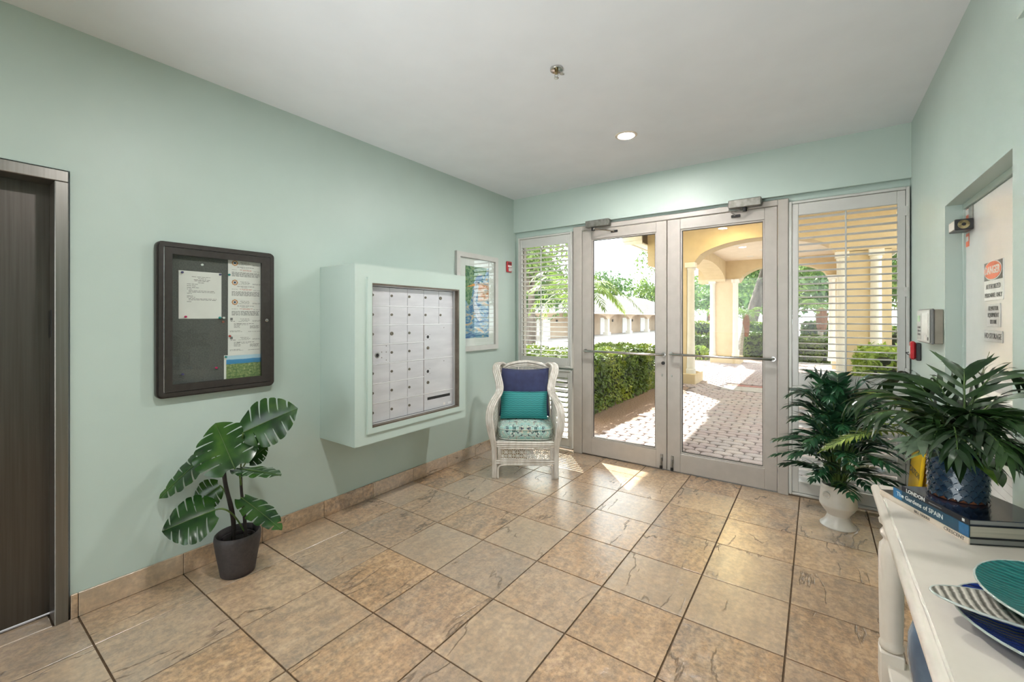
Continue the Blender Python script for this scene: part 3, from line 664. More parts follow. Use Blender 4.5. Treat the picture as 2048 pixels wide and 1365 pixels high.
M['sig_black'] = pm('sign black', rgb(44,44,46), rgb(36,36,38), 30, 2, .3)
M['sig_red'] = pm('sign orange red', rgb(226,104,58), rgb(214,90,48), 30, 2, .3)
M['sig_white'] = pm('sign white', rgb(232,232,228), rgb(224,224,220), 30, 2, .25)
M['sig_grey'] = pm('brushed sign plate', rgb(206,206,204), rgb(196,196,194), 20, 3, .25, 0)
ds = sign_on_door('danger_sign', 2.576, 2.815, 1.512, 1.682, M['sig_white'], 'danger sign with an orange oval on the white equipment room door')
MB().box(3.5170, 3.5178, 2.580, 2.811, 1.600, 1.680).build('black_band', M['sig_black'], ds)
MB().prism([(2.6955+.112*math.cos(a), 1.642+.043*math.sin(a)) for a in [2*PI*k/36 for k in range(36)]], 'yz', 3.5160, 3.5170).build('white_oval', M['sig_white'], ds)
MB().prism([(2.6955+.106*math.cos(a), 1.642+.038*math.sin(a)) for a in [2*PI*k/36 for k in range(36)]], 'yz', 3.5150, 3.5160).build('orange_oval', M['sig_red'], ds)
door_text(ds, 'DANGER', 2.6955, 1.642, .047, M['sig_white'], 3.5146, bold=.001)
door_text(ds, 'AUTHORIZED', 2.6955, 1.572, .030, M['sig_black'], 3.5176); door_text(ds, 'PERSONNEL ONLY', 2.6955, 1.534, .026, M['sig_black'], 3.5176, bold=.0005)
s2 = sign_on_door('room_sign', 2.611, 2.778, 1.398, 1.498, M['sig_grey'], 'small plate reading elevator equipment room on the white door')
for k, t in enumerate(('ELEVATOR', 'EQUIPMENT', 'ROOM')): door_text(s2, t, 2.694, 1.477-.029*k, .026, M['sig_black'], 3.5176, bold=.0004)
s3 = sign_on_door('storage_sign', 2.585, 2.820, 1.333, 1.382, M['sig_grey'], 'narrow plate reading no storage, lowest of the door signs')
door_text(s3, 'NO STORAGE', 2.7025, 1.357, .034, M['sig_black'], 3.5176, bold=.0004)
s4 = sign_on_door('warning_sticker', 3.062, 3.115, 1.795, 1.862, M['sig_red'], 'small red and white sticker below the door alarm', 'sticker', .0012)
MB().box(3.5188, 3.5196, 3.068, 3.109, 1.822, 1.846).build('white_label', M['sig_white'], s4)
s5 = sign_on_door('warning_sticker', 3.062, 3.115, 1.925, 1.986, M['sig_red'], 'small red and white sticker above the door alarm', 'sticker', .0012)
MB().box(3.5188, 3.5196, 3.064, 3.113, 1.955, 1.982).build('white_label', M['sig_white'], s5)
al = empty('door_alarm', (3.49, 3.04, 1.868), label='black door alarm box with a ring lock at the top of the white door', cat='door alarm')
MB().cbox(3.455, 3.5205, 2.985, 3.100, 1.868, 1.922, .003).build('alarm_box', M['sig_black'], al)
MB().lathe([(.021, 2.985), (.021, 2.981), (.012, 2.980)][::-1], 24, (3.486, 0, 1.895), 'y').build('lock_ring', M['brass'], al, smooth=30)
MB().lathe([(.008, 2.9800), (.008, 2.9785), (.001, 2.9785)], 16, (3.486, 0, 1.895), 'y').build('lock_core', M['black'], al)
MB().box(3.4540, 3.4552, 2.992, 3.094, 1.874, 1.916).build('alarm_label', M['sig_white'], al)
MB().cbox(3.516, 3.5207, 2.99, 3.05, 1.922, 1.986, .001).build('mount_plate', M['closer'], al)

# ---- grey control panel and red pull handle
pn = empty('alarm_panel', (3.424, 3.338, 1.296), label='grey alarm control panel with a white face beside the doorway', cat='alarm panel')
MB().cbox(3.412, RX-.0005, 3.164, 3.520, 1.298, 1.482, .003).build('back_box', pm('warm grey steel', rgb(150,144,132), rgb(136,130,118), 12, 3, .45), pn)
MB().cbox(3.400, 3.412, 3.158, 3.526, 1.294, 1.486, .004).build('bezel', pm('grey bezel', rgb(112,112,112), rgb(100,100,100), 12, 3, .4), pn)
fp = MB().cbox(3.394, 3.400, 3.185, 3.520, 1.300, 1.480, .003).build('face_plate', M['white'], pn)
MB().box(3.3930, 3.3942, 3.395, 3.505, 1.312, 1.462).build('key_panel', M['sig_grey'], fp)
MB().box(3.3922, 3.3932, 3.425, 3.490, 1.415, 1.450).build('display', pm('green display', rgb(150,196,140), rgb(120,170,116), 30, 2, .3), fp)
for a in range(3):
    for b_ in range(3): MB().cbox(3.3915, 3.3932, 3.415+.027*a, 3.431+.027*a, 1.335+.020*b_, 1.347+.020*b_, .0006).build('key', M['sig_black'] if (a+b_) % 2 else M['ink'], fp)
MB().box(3.3930, 3.3942, 3.215, 3.375, 1.352, 1.462).build('door_recess', M['sig_white'], fp)
MB().lathe([(.010, 3.3942), (.010, 3.3925), (.001, 3.3925)][::-1], 14, (0, 3.21, 1.322), 'x').build('key_lock', M['black'], fp)
MB().box(3.3930, 3.3942, 3.245, 3.31, 1.310, 1.340).build('sticker', M['paper'], fp)
rp = empty('pull_handle', (3.43, 3.79, 1.155), label='small red pull handle box below the grey alarm panel', cat='pull station')
MB().cbox(3.424, RX-.0005, 3.755, 3.825, 1.160, 1.275, .004).build('back_plate', M['sig_black'], rp)
MB().cbox(3.398, 3.424, 3.762, 3.832, 1.165, 1.285, .010).build('red_body', M['alarmred'], rp)
MB().cbox(3.394, 3.399, 3.775, 3.800, 1.20, 1.255, .002).build('white_label', M['sig_white'], rp)
MB().tube([(3.40, 3.835, 1.21), (3.385, 3.845, 1.205), (3.392, 3.80, 1.195), (3.385, 3.775, 1.20)], .003, 6).build('tie_wire', M['black'], rp)
# ================================================================== wicker armchair, cushion, pillows
M['rattan'] = pm('whitewashed rattan', rgb(216,211,203), rgb(190,182,172), 30, 5, .45, bmp=.12, bscale=140, stretch=(1,1,.3))
CH = (.787, 3.173, 0); CR = math.radians(33.2)
ch = empty('wicker_armchair', CH, CR, label='whitewashed wicker wing armchair in the corner by the glass doors', cat='armchair')
def smooth_path(P, n=6):
    P = [Vector(p) for p in P]; out = []
    for i in range(len(P)-1):
        p0, p1, p2, p3 = P[max(i-1, 0)], P[i], P[i+1], P[min(i+2, len(P)-1)]
        for k in range(n):
            t = k/n; out.append(.5*((2*p1)+(-p0+p2)*t+(2*p0-5*p1+4*p2-p3)*t*t+(-p0+3*p1-3*p2+p3)*t**3))
    out.append(P[-1]); return out
def weave(poly, mp, sp=.020, r=.0020, diag=True):
    # lattice of thin cane strands over the convex polygon poly (u,v), mp maps (u,v) to 3D
    mb = MB(); n = len(poly)
    dirs = [(1, 0), (0, 1)]+([(.7071, .7071), (.7071, -.7071)] if diag else [])
    for (dx, dy) in dirs:
        nx, ny = -dy, dx; ds = [p[0]*nx+p[1]*ny for p in poly]; step = sp if (dx == 0 or dy == 0) else sp*1.414
        k = math.ceil(min(ds)/step)
        while k*step < max(ds):
            d = k*step; hits = []
            for i in range(n):
                a, b = poly[i], poly[(i+1) % n]; da, db = a[0]*nx+a[1]*ny-d, b[0]*nx+b[1]*ny-d
                if (da < 0) != (db < 0):
                    t = da/(da-db); hits.append((a[0]+(b[0]-a[0])*t, a[1]+(b[1]-a[1])*t))
            if len(hits) >= 2:
                hits.sort(key=lambda h: h[0]*dx+h[1]*dy); a, b = hits[0], hits[-1]
                mb.tube([mp((a[0]+(b[0]-a[0])*q/3, a[1]+(b[1]-a[1])*q/3)) for q in range(4)], r, 4, False)
            k += 1
    return mb
RS = .0115
for s in (-1, 1):
    path = [(.284,.012,0), (.284,.010,.15), (.290,.004,.30), (.318,-.012,.42), (.334,-.012,.53), (.326,.012,.625), (.296,.085,.690), (.268,.185,.728), (.262,.265,.775), (.282,.325,.850), (.305,.375,.920), (.300,.415,.968), (.268,.452,.985), (.232,.480,.960)]
    for q in range(4):
        off = (q-1.5)*.0185
        pp = []
        sp_ = smooth_path([(s*p[0], p[1], p[2]) for p in path], 5)
        for i, p in enumerate(sp_):
            f = max(0.0, min(1.0, (p.z-.25)/.2)); t_ = (sp_[min(i+1, len(sp_)-1)]-sp_[max(i-1, 0)]).normalized()
            side = Vector((s*.85, .35, 0)); side = (side-t_*side.dot(t_)).normalized()
            pp.append(p-side*(.018+off)*(.45+.55*f)+Vector((0, 0, 0)))
        MB().tube(pp, RS if q in (1, 2) else RS*.95, 8).build('arm_strand', M['rattan'], ch, smooth=True, local=True)
    MB().tube([(s*.262,.016,0), (s*.262,.014,.33)], .014, 8).build('front_leg', M['rattan'], ch, smooth=60, local=True)
    MB().tube([(s*.262,.54,0), (s*.250,.53,.33), (s*.225,.505,.70), (s*.215,.50,.93)], .015, 8).build('rear_leg', M['rattan'], ch, smooth=60, local=True)
    for z in (.155, .300): MB().tube([(s*.272,.02,z), (s*.262,.53,z)], .012, 8).build('side_rail', M['rattan'], ch, smooth=60, local=True)
    # woven side under the arm and woven wing
    weave([(.02,.32), (.50,.32), (.50,.70), (.27,.72), (.06,.64)], lambda u, s=s: (s*(.285-.03*(u[0]/.5)), u[0], u[1]), .036, .0028).build('side_weave', M['rattan'], ch, local=True)
    weave([(.27,.775), (.335,.86), (.385,.925), (.425,.955), (.50,.93), (.51,.70), (.30,.72)], lambda u, s=s: (s*(.270+.03*max(0, (u[1]-.75)*4)*(1-(u[0]-.27)/.26)-.05*((u[0]-.27)/.24)), u[0], u[1]), .032, .0028).build('wing_weave', M['rattan'], ch, local=True)
    MB().tube(smooth_path([(s*.248,.445,.955), (s*.262,.37,.885), (s*.250,.30,.80), (s*.235,.31,.735)], 5), .006, 6).build('wing_trim', M['rattan'], ch, smooth=True, local=True)
for k, (dz, r) in enumerate(((0, .017), (-.026, .010), (-.042, .007))):
    MB().tube(smooth_path([(-.238,.492,.935+dz), (-.15,.520,.972+dz), (0,.538,.992+dz), (.15,.520,.972+dz), (.238,.492,.935+dz)], 6), r, 8).build('back_arch', M['rattan'], ch, smooth=True, local=True)
weave([(-.215,.36), (.215,.36), (.215,.90), (.12,.945), (0,.955), (-.12,.945), (-.215,.90)], lambda u: (u[0], .515+.025*(1-(u[0]/.22)**2), u[1]), .034, .0026).build('back_weave', M['rattan'], ch, local=True)
for x in (-.075, .075): MB().tube([(x,.53,.33), (x,.538,.955)], .007, 6).build('back_upright', M['rattan'], ch, smooth=True, local=True)
MB().tube([(-.25,.53,.16), (.25,.53,.16)], .012, 8).build('rear_rail', M['rattan'], ch, smooth=60, local=True)
for z, r in ((.140, .010), (.158, .011), (.288, .009), (.306, .011), (.324, .010)): MB().tube([(-.270,.004,z), (.270,.004,z)], r, 8).build('front_rail', M['rattan'], ch, smooth=60, local=True)
for x in (-.235, -.222, .222, .235): MB().tube([(x,.002,.15), (x,.002,.30)], .007, 6).build('front_upright', M['rattan'], ch, smooth=60, local=True)
for z in (.176, .272): MB().tube([(-.222,.000,z), (.222,.000,z)], .0065, 6).build('panel_trim', M['rattan'], ch, smooth=60, local=True)
weave([(-.218,.178), (.218,.178), (.218,.270), (-.218,.270)], lambda u: (u[0], .003, u[1]), .034, .0030).build('front_weave', M['rattan'], ch, local=True)
MB().tube(smooth_path([(-.243,.010,.0), (-.243,.006,.07), (-.232,.004,.108), (-.195,.002,.124), (-.1,.002,.127), (.1,.002,.127), (.195,.002,.124), (.232,.004,.108), (.243,.006,.07), (.243,.010,.0)], 5), .0085, 8).build('front_arch', M['rattan'], ch, smooth=True, local=True)
MB().cbox(-.255, .255, .02, .525, .305, .332, .006).build('seat_deck', M['rattan'], ch, local=True)

def paisley():
    m, nt, b = newmat('paisley upholstery'); L = nt.links
    tc = N(nt, 'ShaderNodeTexCoord'); sp = N(nt, 'ShaderNodeSeparateXYZ'); L.new(tc.outputs['Object'], sp.inputs[0])
    ax_ = mth(nt, 'ABSOLUTE', sp.outputs[0]); yy = mth(nt, 'SUBTRACT', sp.outputs[1], mth(nt, 'MULTIPLY', sp.outputs[2], 1.0))
    cb = N(nt, 'ShaderNodeCombineXYZ'); L.new(ax_, cb.inputs[0]); L.new(yy, cb.inputs[1])
    v = N(nt, 'ShaderNodeTexVoronoi'); v.inputs['Scale'].default_value = 8.5; v.inputs['Randomness'].default_value = .75; L.new(cb.outputs[0], v.inputs['Vector'])
    d = mth(nt, 'ADD', v.outputs['Distance'], mth(nt, 'MULTIPLY', noise(nt, cb.outputs[0], 22, 3, .6, 1.0), .55))
    rings = mth(nt, 'SINE', mth(nt, 'MULTIPLY', d, 26.0))
    base = ramp(nt, noise(nt, cb.outputs[0], 9, 2), [(.38, rgb(216,206,184)), (.52, rgb(222,222,212)), (.64, rgb(168,204,200))])
    dark = ramp(nt, noise(nt, cb.outputs[0], 14, 2), [(.42, rgb(62,98,96)), (.58, rgb(58,74,84))])
    c = mixc(nt, ramp(nt, rings, [(.72, (0,0,0,1)), (.84, (1,1,1,1))]), base, dark)
    c = mixc(nt, mth(nt, 'MULTIPLY', ramp(nt, rings, [(.05, (1,1,1,1)), (.16, (0,0,0,1))]), .65), c, rgb(108,172,166))
    L.new(c, b.inputs['Base Color']); b.inputs['Roughness'].default_value = .85; bump(nt, b, noise(nt, tc.outputs['Object'], 240, 2), .15, .002); return m
def puff(w, h, t, n=18, pinch=.10, edge=.010):
    # pillow in the xz plane, thickness along y, centred on the origin
    mb = MB()
    for sgn in (-1, 1):
        rows = []
        for i in range(n+1):
            row = []
            for j in range(n+1):
                u, v = 2*i/n-1, 2*j/n-1
                k = max(0.0, (1-u*u)*(1-v*v))**.42
                px = u*w/2*(1-pinch*(1-v*v)*abs(u)**2*.55); pz = v*h/2*(1-pinch*(1-u*u)*abs(v)**2*.75)
                row.append((px, sgn*(t/2*k+.0015), pz))
            rows.append(row if sgn < 0 else row[::-1])
        mb.grid(rows)
    return mb
def in_chair(x, y, z):
    c, s_ = math.cos(CR), math.sin(CR); return (CH[0]+x*c-y*s_, CH[1]+x*s_+y*c, z)
# seat cushion: rounded slab with piping
def slab(w, d, h, r=.035, n=10):
    mb = MB(); rows = []
    prof = [(0, 0)]+[(1-.0, 0)]
    rings = []
    for k in range(n+1):
        a = -PI/2+PI*k/n; rings.append((r*math.cos(a)-r, h/2*math.sin(a)))
    vs = []; N_ = 40; fs = []
    for (off, z) in rings:
        for q in range(N_):
            a = 2*PI*q/N_; ca, sa = math.cos(a), math.sin(a); e_ = 5.0
            k = (abs(ca)**e_+abs(sa)**e_)**(-1/e_); bul = 1.0
            vs.append((ca*k*(w/2+off), sa*k*(d/2+off), z))
    for i in range(n):
        for q in range(N_): fs.append((i*N_+q, i*N_+(q+1) % N_, (i+1)*N_+(q+1) % N_, (i+1)*N_+q))
    for base, z, sg in ((0, -h/2, -1), (n*N_, h/2, 1)):
        prev = [base+q for q in range(N_)]
        for f in (.75, .5, .25):
            st = len(vs)
            for q in range(N_):
                p = vs[base+q]; vs.append((p[0]*f, p[1]*f, z+sg*.014*(1-f*f)))
            for q in range(N_):
                a_, b_ = prev[q], prev[(q+1) % N_]; c_, d_ = st+(q+1) % N_, st+q
                fs.append((a_, b_, c_, d_) if sg > 0 else (d_, c_, b_, a_))
            prev = [st+q for q in range(N_)]
        fs.append(tuple(prev) if sg > 0 else tuple(prev[::-1]))
    return mb.add(vs, fs)
M['paisley'] = paisley()
cu = slab(.512, .50, .125).build('seat_cushion', M['paisley'], smooth=True, origin=(0,0,0)); tag(cu, 'paisley patterned teal and cream seat cushion on the wicker armchair', 'cushion')
cu.location = in_chair(0, .262, .3965); cu.rotation_euler = (math.radians(1.5), 0, CR)
M['piping'] = pm('cream piping', rgb(206,208,196), rgb(186,194,184), 60, 3, .8)
pipe = MB()
for z in (-.043, .043): pipe.tube([(math.cos(a)*(abs(math.cos(a))**5+abs(math.sin(a))**5)**-.2*.2535, math.sin(a)*(abs(math.cos(a))**5+abs(math.sin(a))**5)**-.2*.2475, z) for a in [2*PI*q/48 for q in range(49)]], .0035, 6, False)
pipe.build('piping', M['piping'], cu, smooth=True, local=True)
M['navy'] = pm('navy velvet', rgb(44,52,92), rgb(34,40,76), 14, 5, .8, sheen=.35, bmp=.25, bscale=9, bdist=.01)
p1 = puff(.49, .47, .12).build('navy_pillow', M['navy'], smooth=True, origin=(0,0,0)); tag(p1, 'large square navy blue velvet pillow leaning on the chair back', 'pillow')
p1.location = in_chair(-.012, .412, .708); p1.rotation_euler = (math.radians(-13), 0, CR)
def quilt():
    m, nt, b = newmat('teal rippled fabric'); L = nt.links; tc = N(nt, 'ShaderNodeTexCoord'); sp = N(nt, 'ShaderNodeSeparateXYZ'); L.new(tc.outputs['Object'], sp.inputs[0])
    x, z = sp.outputs[0], sp.outputs[2]
    w1 = mth(nt, 'SINE', mth(nt, 'MULTIPLY_ADD', mth(nt, 'SINE', mth(nt, 'MULTIPLY', x, 85)), .9, mth(nt, 'MULTIPLY', z, 520)))
    w2 = mth(nt, 'SINE', mth(nt, 'MULTIPLY_ADD', mth(nt, 'SINE', mth(nt, 'MULTIPLY', x, 140)), -.7, mth(nt, 'MULTIPLY', z, 310)))
    h = mth(nt, 'ADD', w1, mth(nt, 'MULTIPLY', w2, .6))
    c = ramp(nt, mth(nt, 'MULTIPLY_ADD', h, .25, .5), [(.12, rgb(14,92,98)), (.5, rgb(22,128,130)), (.9, rgb(70,166,164))]); L.new(c, b.inputs['Base Color'])
    b.inputs['Roughness'].default_value = .6; bump(nt, b, h, .35, .003); return m
p2 = puff(.45, .262, .11, pinch=.06).build('teal_pillow', quilt(), smooth=True, origin=(0,0,0)); tag(p2, 'teal rippled lumbar pillow in front of the navy pillow', 'pillow')
p2.location = in_chair(-.015, .290, .602); p2.rotation_euler = (math.radians(-12), 0, CR)
# ================================================================== plants indoors
M['monstera'] = leafmat('monstera leaf', rgb(34,70,24), rgb(62,98,32), rgb(18,44,20), .24, 7, .06)
M['stem_dark'] = pm('dark bark stem', rgb(40,32,26), rgb(26,20,18), 40, 4, .7, bmp=.3, bscale=80)
M['stem_green'] = pm('green leaf stem', rgb(86,112,50), rgb(62,88,38), 20, 3, .5)
M['potdark'] = pm('charcoal planter', rgb(64,58,58), rgb(54,49,50), 60, 4, .62, bmp=.12, bscale=240)
M['soil'] = pm('dark potting soil', rgb(38,32,28), rgb(18,15,14), 60, 5, .95, bmp=.8, bscale=90, bdist=.01)
def bez(p0, p1, p2, n=10):
    p0, p1, p2 = Vector(p0), Vector(p1), Vector(p2)
    return [p0*(1-t)**2+p1*2*t*(1-t)+p2*t*t for t in [k/n for k in range(n+1)]]
def monstera_leaf(base, tip, normal, width, droop=.12, fold=.25, nl=6, seed=1, cut=.33):
    rnd = random.Random(seed); base = Vector(base); tip = Vector(tip); ax_ = tip-base; Ln = ax_.length; ey = ax_.normalized()
    nz = Vector(normal); nz = (nz-ey*nz.dot(ey)).normalized(); ex = ey.cross(nz)
    mb = MB()
    KX = [(0, .40), (.06, .62), (.15, .84), (.30, 1.0), (.45, .98), (.60, .86), (.75, .66), (.87, .42), (.95, .19), (1.0, 0)]
    def halfw(t):
        for (a, u), (b, v) in zip(KX[:-1], KX[1:]):
            if t <= b: f = (t-a)/(b-a); return width/2*(u+(v-u)*f)
        return 0
    def P(t, s, sd):
        w = halfw(t); y = t*Ln+s*Ln*(.13*(1-t)-.17*(1-t)**5*s); x = sd*w*s
        z = -droop*Ln*t*t+fold*w*s*(1-.8*s)+.012*Ln*math.sin(t*26+s*2)*s*s-.10*w*s*s
        return base+ex*x+ey*y+nz*z
    for sd in (-1, 1):
        nb_ = nl; bounds = [0.0]+[.17+.66*(k/(nb_-2)) for k in range(nb_-1)]+[1.0]
        bounds = [b+(rnd.uniform(-.012, .012) if 0 < b < 1 else 0) for b in bounds]
        cuts = [None]+[cut+rnd.uniform(-.10, .14) for _ in range(nb_-1)]+[None]
        for k in range(len(bounds)-1):
            a, b = bounds[k], bounds[k+1]; rows = []; ns, ms = 10, 6
            for i in range(ns+1):
                s_ = i/ns
                def gp(c): return 0 if c is None or s_ < c else .0070+.0090*((s_-c)/(1-c))
                aa, bb_ = a+gp(cuts[k]), b-gp(cuts[k+1]); row = []
                for j in range(ms+1):
                    f = j/ms; row.append(P(aa+(bb_-aa)*f, s_*(1-.035*abs(2*f-1)**6), sd))
                rows.append(row)
            mb.grid(rows if sd > 0 else [r[::-1] for r in rows])
    return mb, [P(t, 0, 1)+nz*.0012 for t in [q/10 for q in range(11)]]
PC = Vector((.232, 1.075, 0))
mo_ = empty('potted_monstera', PC, label='monstera plant with split leaves in a charcoal pot on the floor', cat='potted plant')
prof = [(r_*.9, z_) for r_, z_ in [(.088, 0), (.094, .004), (.102, .05), (.115, .12), (.125, .18), (.128, .205), (.125, .222), (.118, .228), (.113, .222), (.112, .19), (.108, .17)]]
MB().lathe(prof, 40, PC).build('pot', M['potdark'], mo_, smooth=50)
MB().lathe([(.0001, .176), (.05, .182), (.0985, .174)], 28, PC).build('soil', M['soil'], mo_, smooth=True)
MB().lathe([(.080, .170), (.082, .196), (.086, .198), (.089, .176)], 28, PC).build('inner_pot', M['potdark'], mo_, smooth=50)
def D3(u, v, t):      # world point at view depth t along the photograph's sight line (used once, to set out leaf tips)
    yaw = -.618224; F = Vector((math.sin(yaw), math.cos(yaw), 0)); R = Vector((math.cos(yaw), -math.sin(yaw), 0))
    return Vector((2.9, 0, 1.437))+(F+R*((u-1024)/856.26)+Vector((0, 0, 1))*((636.1-v)/856.26))*t
toc = Vector((.85, -.35, .35))
# (base px, tip px, base depth, tip depth, normal, width)
ML = [((486,866), (590,816), 2.36, 2.38, (.75,-.30,.45), .275, .10), ((470,938), (430,846), 2.28, 2.40, (.80,-.45,.25), .33, .02), ((420,905), (304,990), 2.40, 2.30, (.35,-.05,.95), .20, .10),
      ((432,1020), (322,1062), 2.30, 2.18, (.62,-.35,.75), .27, .05), ((440,972), (384,1010), 2.46, 2.42, (.75,-.25,.55), .17, .04), ((482,996), (566,1056), 2.42, 2.34, (.40,.10,.85), .165, .06),
      ((474,938), (562,946), 2.34, 2.20, (.10,.05,1.0), .16, .05), ((496,925), (535,892), 2.46, 2.50, (.55,-.1,.7), .12, .03)]
stem_top = [PC+Vector((.0, -.02, .42)), PC+Vector((.02, .045, .40))]
st1 = smooth_path([PC+Vector((-.005, -.02, .16)), PC+Vector((.0, -.025, .32)), PC+Vector((-.015, -.055, .50)), PC+Vector((-.02, -.065, .60))], 5)
st2 = smooth_path([PC+Vector((.010, .035, .16)), PC+Vector((.012, .030, .30)), PC+Vector((.01, .015, .45)), PC+Vector((.01, .010, .58))], 5)
MB().tube(st1, [.0125]*8+[.011]*(len(st1)-8), 8).build('stem', M['stem_dark'], mo_, smooth=True)
MB().tube(st2, [.010]*8+[.008]*(len(st2)-8), 8).build('stem', M['stem_dark'], mo_, smooth=True)
for k, (b, t, db, dt, nr, w, dr) in enumerate(ML):
    B = D3(b[0], b[1], db); T = D3(t[0], t[1], dt)
    if T.x < .03: T.x = .03
    if B.x < .03: B.x = .03
    lm, rib = monstera_leaf(B, T, nr, w, dr, .18, 6 if w > .15 else 5, 11+k)
    lm.v = [(max(p[0], .012), p[1], p[2]) for p in lm.v]
    lf = lm.build('leaf', M['monstera'], mo_, smooth=True)
    MB().tube(rib, [.0032-.0024*q/10 for q in range(11)], 6).build('midrib', M['stem_green'], lf, smooth=True)
    S_ = st1 if k in (1, 2, 4) else st2
    zb = {0: .56, 1: .59, 2: .57, 3: .20, 4: .36, 5: .24, 6: .48, 7: .55}[k]
    sp0 = min(S_, key=lambda p: abs(p.z-zb)); mid = (sp0+B)*.5+Vector((0, 0, .05 if k != 3 else .10))
    MB().tube(bez(sp0, mid, B), .0045, 6).build('petiole', M['stem_green'], mo_, smooth=True)

# ---------------- leaf blades and fronds
def blade(mb, p, d, nrm, L, w, bend=.2, n=4, fold=.15):
    d = d.normalized(); nrm = (nrm-d*nrm.dot(d)); 
    if nrm.length < 1e-5: nrm = d.orthogonal()
    nrm.normalize(); sd = d.cross(nrm); vs = []; fs = []
    for i in range(n+1):
        t = i/n; wd = w/2*math.sin(PI*(.10+.90*t)**.75) if i < n else 0
        c = p+d*(L*t*(1-.12*bend*t))-nrm*(bend*L*t*t)
        if i < n: vs += [c-sd*wd+nrm*fold*wd, c, c+sd*wd+nrm*fold*wd]
        else: vs += [c]
    for i in range(n-1):
        a = i*3; fs += [(a, a+1, a+4, a+3), (a+1, a+2, a+5, a+4)]
    a = (n-1)*3; fs += [(a, a+1, a+3), (a+1, a+2, a+3)]
    mb.add(vs, fs)
def frond(path, nl, Lmax, w, t0=.25, ang=50, droop=.25, rnd=random, up=Vector((0,0,1)), n=4, prof=None):
    mb = MB(); m = len(path)-1
    for k in range(nl):
        f = k/(nl-1) if nl > 1 else 1; t = t0+(1-t0)*f; q = t*m; i = min(int(q), m-1); fr = q-i
        p = path[i].lerp(path[i+1], fr); tg = (path[i+1]-path[i]).normalized()
        nrm = (up-tg*up.dot(tg)); nrm = nrm.normalized() if nrm.length > 1e-4 else tg.orthogonal().normalized()
        sd = tg.cross(nrm); ll = Lmax*(prof(f) if prof else (.55+.9*f*(1-f)*1.7)*(1-.25*f))
        a = math.radians(ang*(1-.45*f)+rnd.uniform(-7, 7))
        for s_ in (-1, 1):
            d = sd*s_*math.sin(a)+tg*math.cos(a)+nrm*rnd.uniform(-.08, .22)
            blade(mb, p, d, nrm+sd*s_*.25, ll*rnd.uniform(.88, 1.08), w*rnd.uniform(.85, 1.1), droop*rnd.uniform(.6, 1.4), n)
    blade(mb, path[-1], path[-1]-path[-2], up, Lmax*.5, w, droop, n)
    return mb
M['palm'] = leafmat('palm frond', rgb(28,66,42), rgb(52,104,62), rgb(16,42,30), .3, 12, .12)
M['palm2'] = leafmat('broad palm frond', rgb(36,62,28), rgb(62,92,42), rgb(20,38,22), .33, 10, .15)
M['fern'] = leafmat('fern frond', rgb(132,150,58), rgb(166,176,76), rgb(96,118,44), .5, 12, .25)
M['ceramic'] = pm('off white ceramic', rgb(224,220,212), rgb(216,212,204), 10, 3, .32, spec=.5)
WP = Vector((3.022, 3.722, 0))
wp = empty('potted_palm', WP, label='leafy green palm in a white pedestal pot by the right shutter', cat='potted plant')
MB().lathe([(r_*.83, z_) for r_, z_ in [(.124, 0), (.126, .006), (.116, .014), (.092, .036), (.078, .064), (.076, .078), (.082, .086), (.110, .118), (.1275, .142), (.130, .150), (.129, .158), (.124, .205), (.1195, .255), (.1185, .262), (.121, .266), (.1215, .282), (.119, .287), (.112, .286), (.106, .26)]], 48, WP).build('pot', M['ceramic'], wp, smooth=38)
MB().lathe([(.0001, .262), (.05, .268), (.0895, .258)], 28, WP).build('soil', M['soil'], wp, smooth=True)
rp_ = []; cdir = Vector((-.30, -.954, 0)); sdir = Vector((.954, -.30, 0))
rc = WP+cdir*.094-sdir*.040+Vector((0, 0, .222))
MB().tube([rc+sdir*.020*math.cos(a)+Vector((0, 0, 1))*.020*math.sin(a)+cdir*.006 for a in [2*PI*q/20 for q in range(21)]], .005, 8).build('ring_handle', M['ceramic'], wp, smooth=True)
rnd = random.Random(21)
NF = 58
for k in range(NF):
    az = 2*PI*k*.381966+rnd.uniform(-.2, .2); lvl = max(0, (k-12)/(NF-13))
    hgt = (.30+.55*lvl if k >= 12 else .16+.012*k)+rnd.uniform(-.05, .05); rad = (.16 if k >= 12 else .10)+.24*(1-lvl)+rnd.uniform(-.03, .07)
    dx, dy = math.cos(az), math.sin(az)
    tipx = WP.x+dx*rad; tipy = WP.y+dy*rad
    tipx = min(tipx, 3.33); tipy = min(tipy, 3.95)
    p0 = WP+Vector((dx*.03, dy*.03, .25)); p2 = Vector((tipx, tipy, .25+hgt*(.72 if lvl < .4 else .88)))
    p1 = WP+Vector((dx*.07, dy*.07, .25+hgt*1.05))
    path = bez(p0, p1, p2, 12)
    fm = frond(path, 11, .150, .024, .42, 55, .22, rnd)
    fm.v = [(min(p[0], RX-.02), min(p[1], 4.06), p[2]) for p in fm.v]
    fo = fm.build('frond', M['palm'], wp, smooth=True)
    MB().tube(path, [.0042-.0028*q/12 for q in range(13)], 5).build('frond_stem', M['stem_green'], fo, smooth=True)
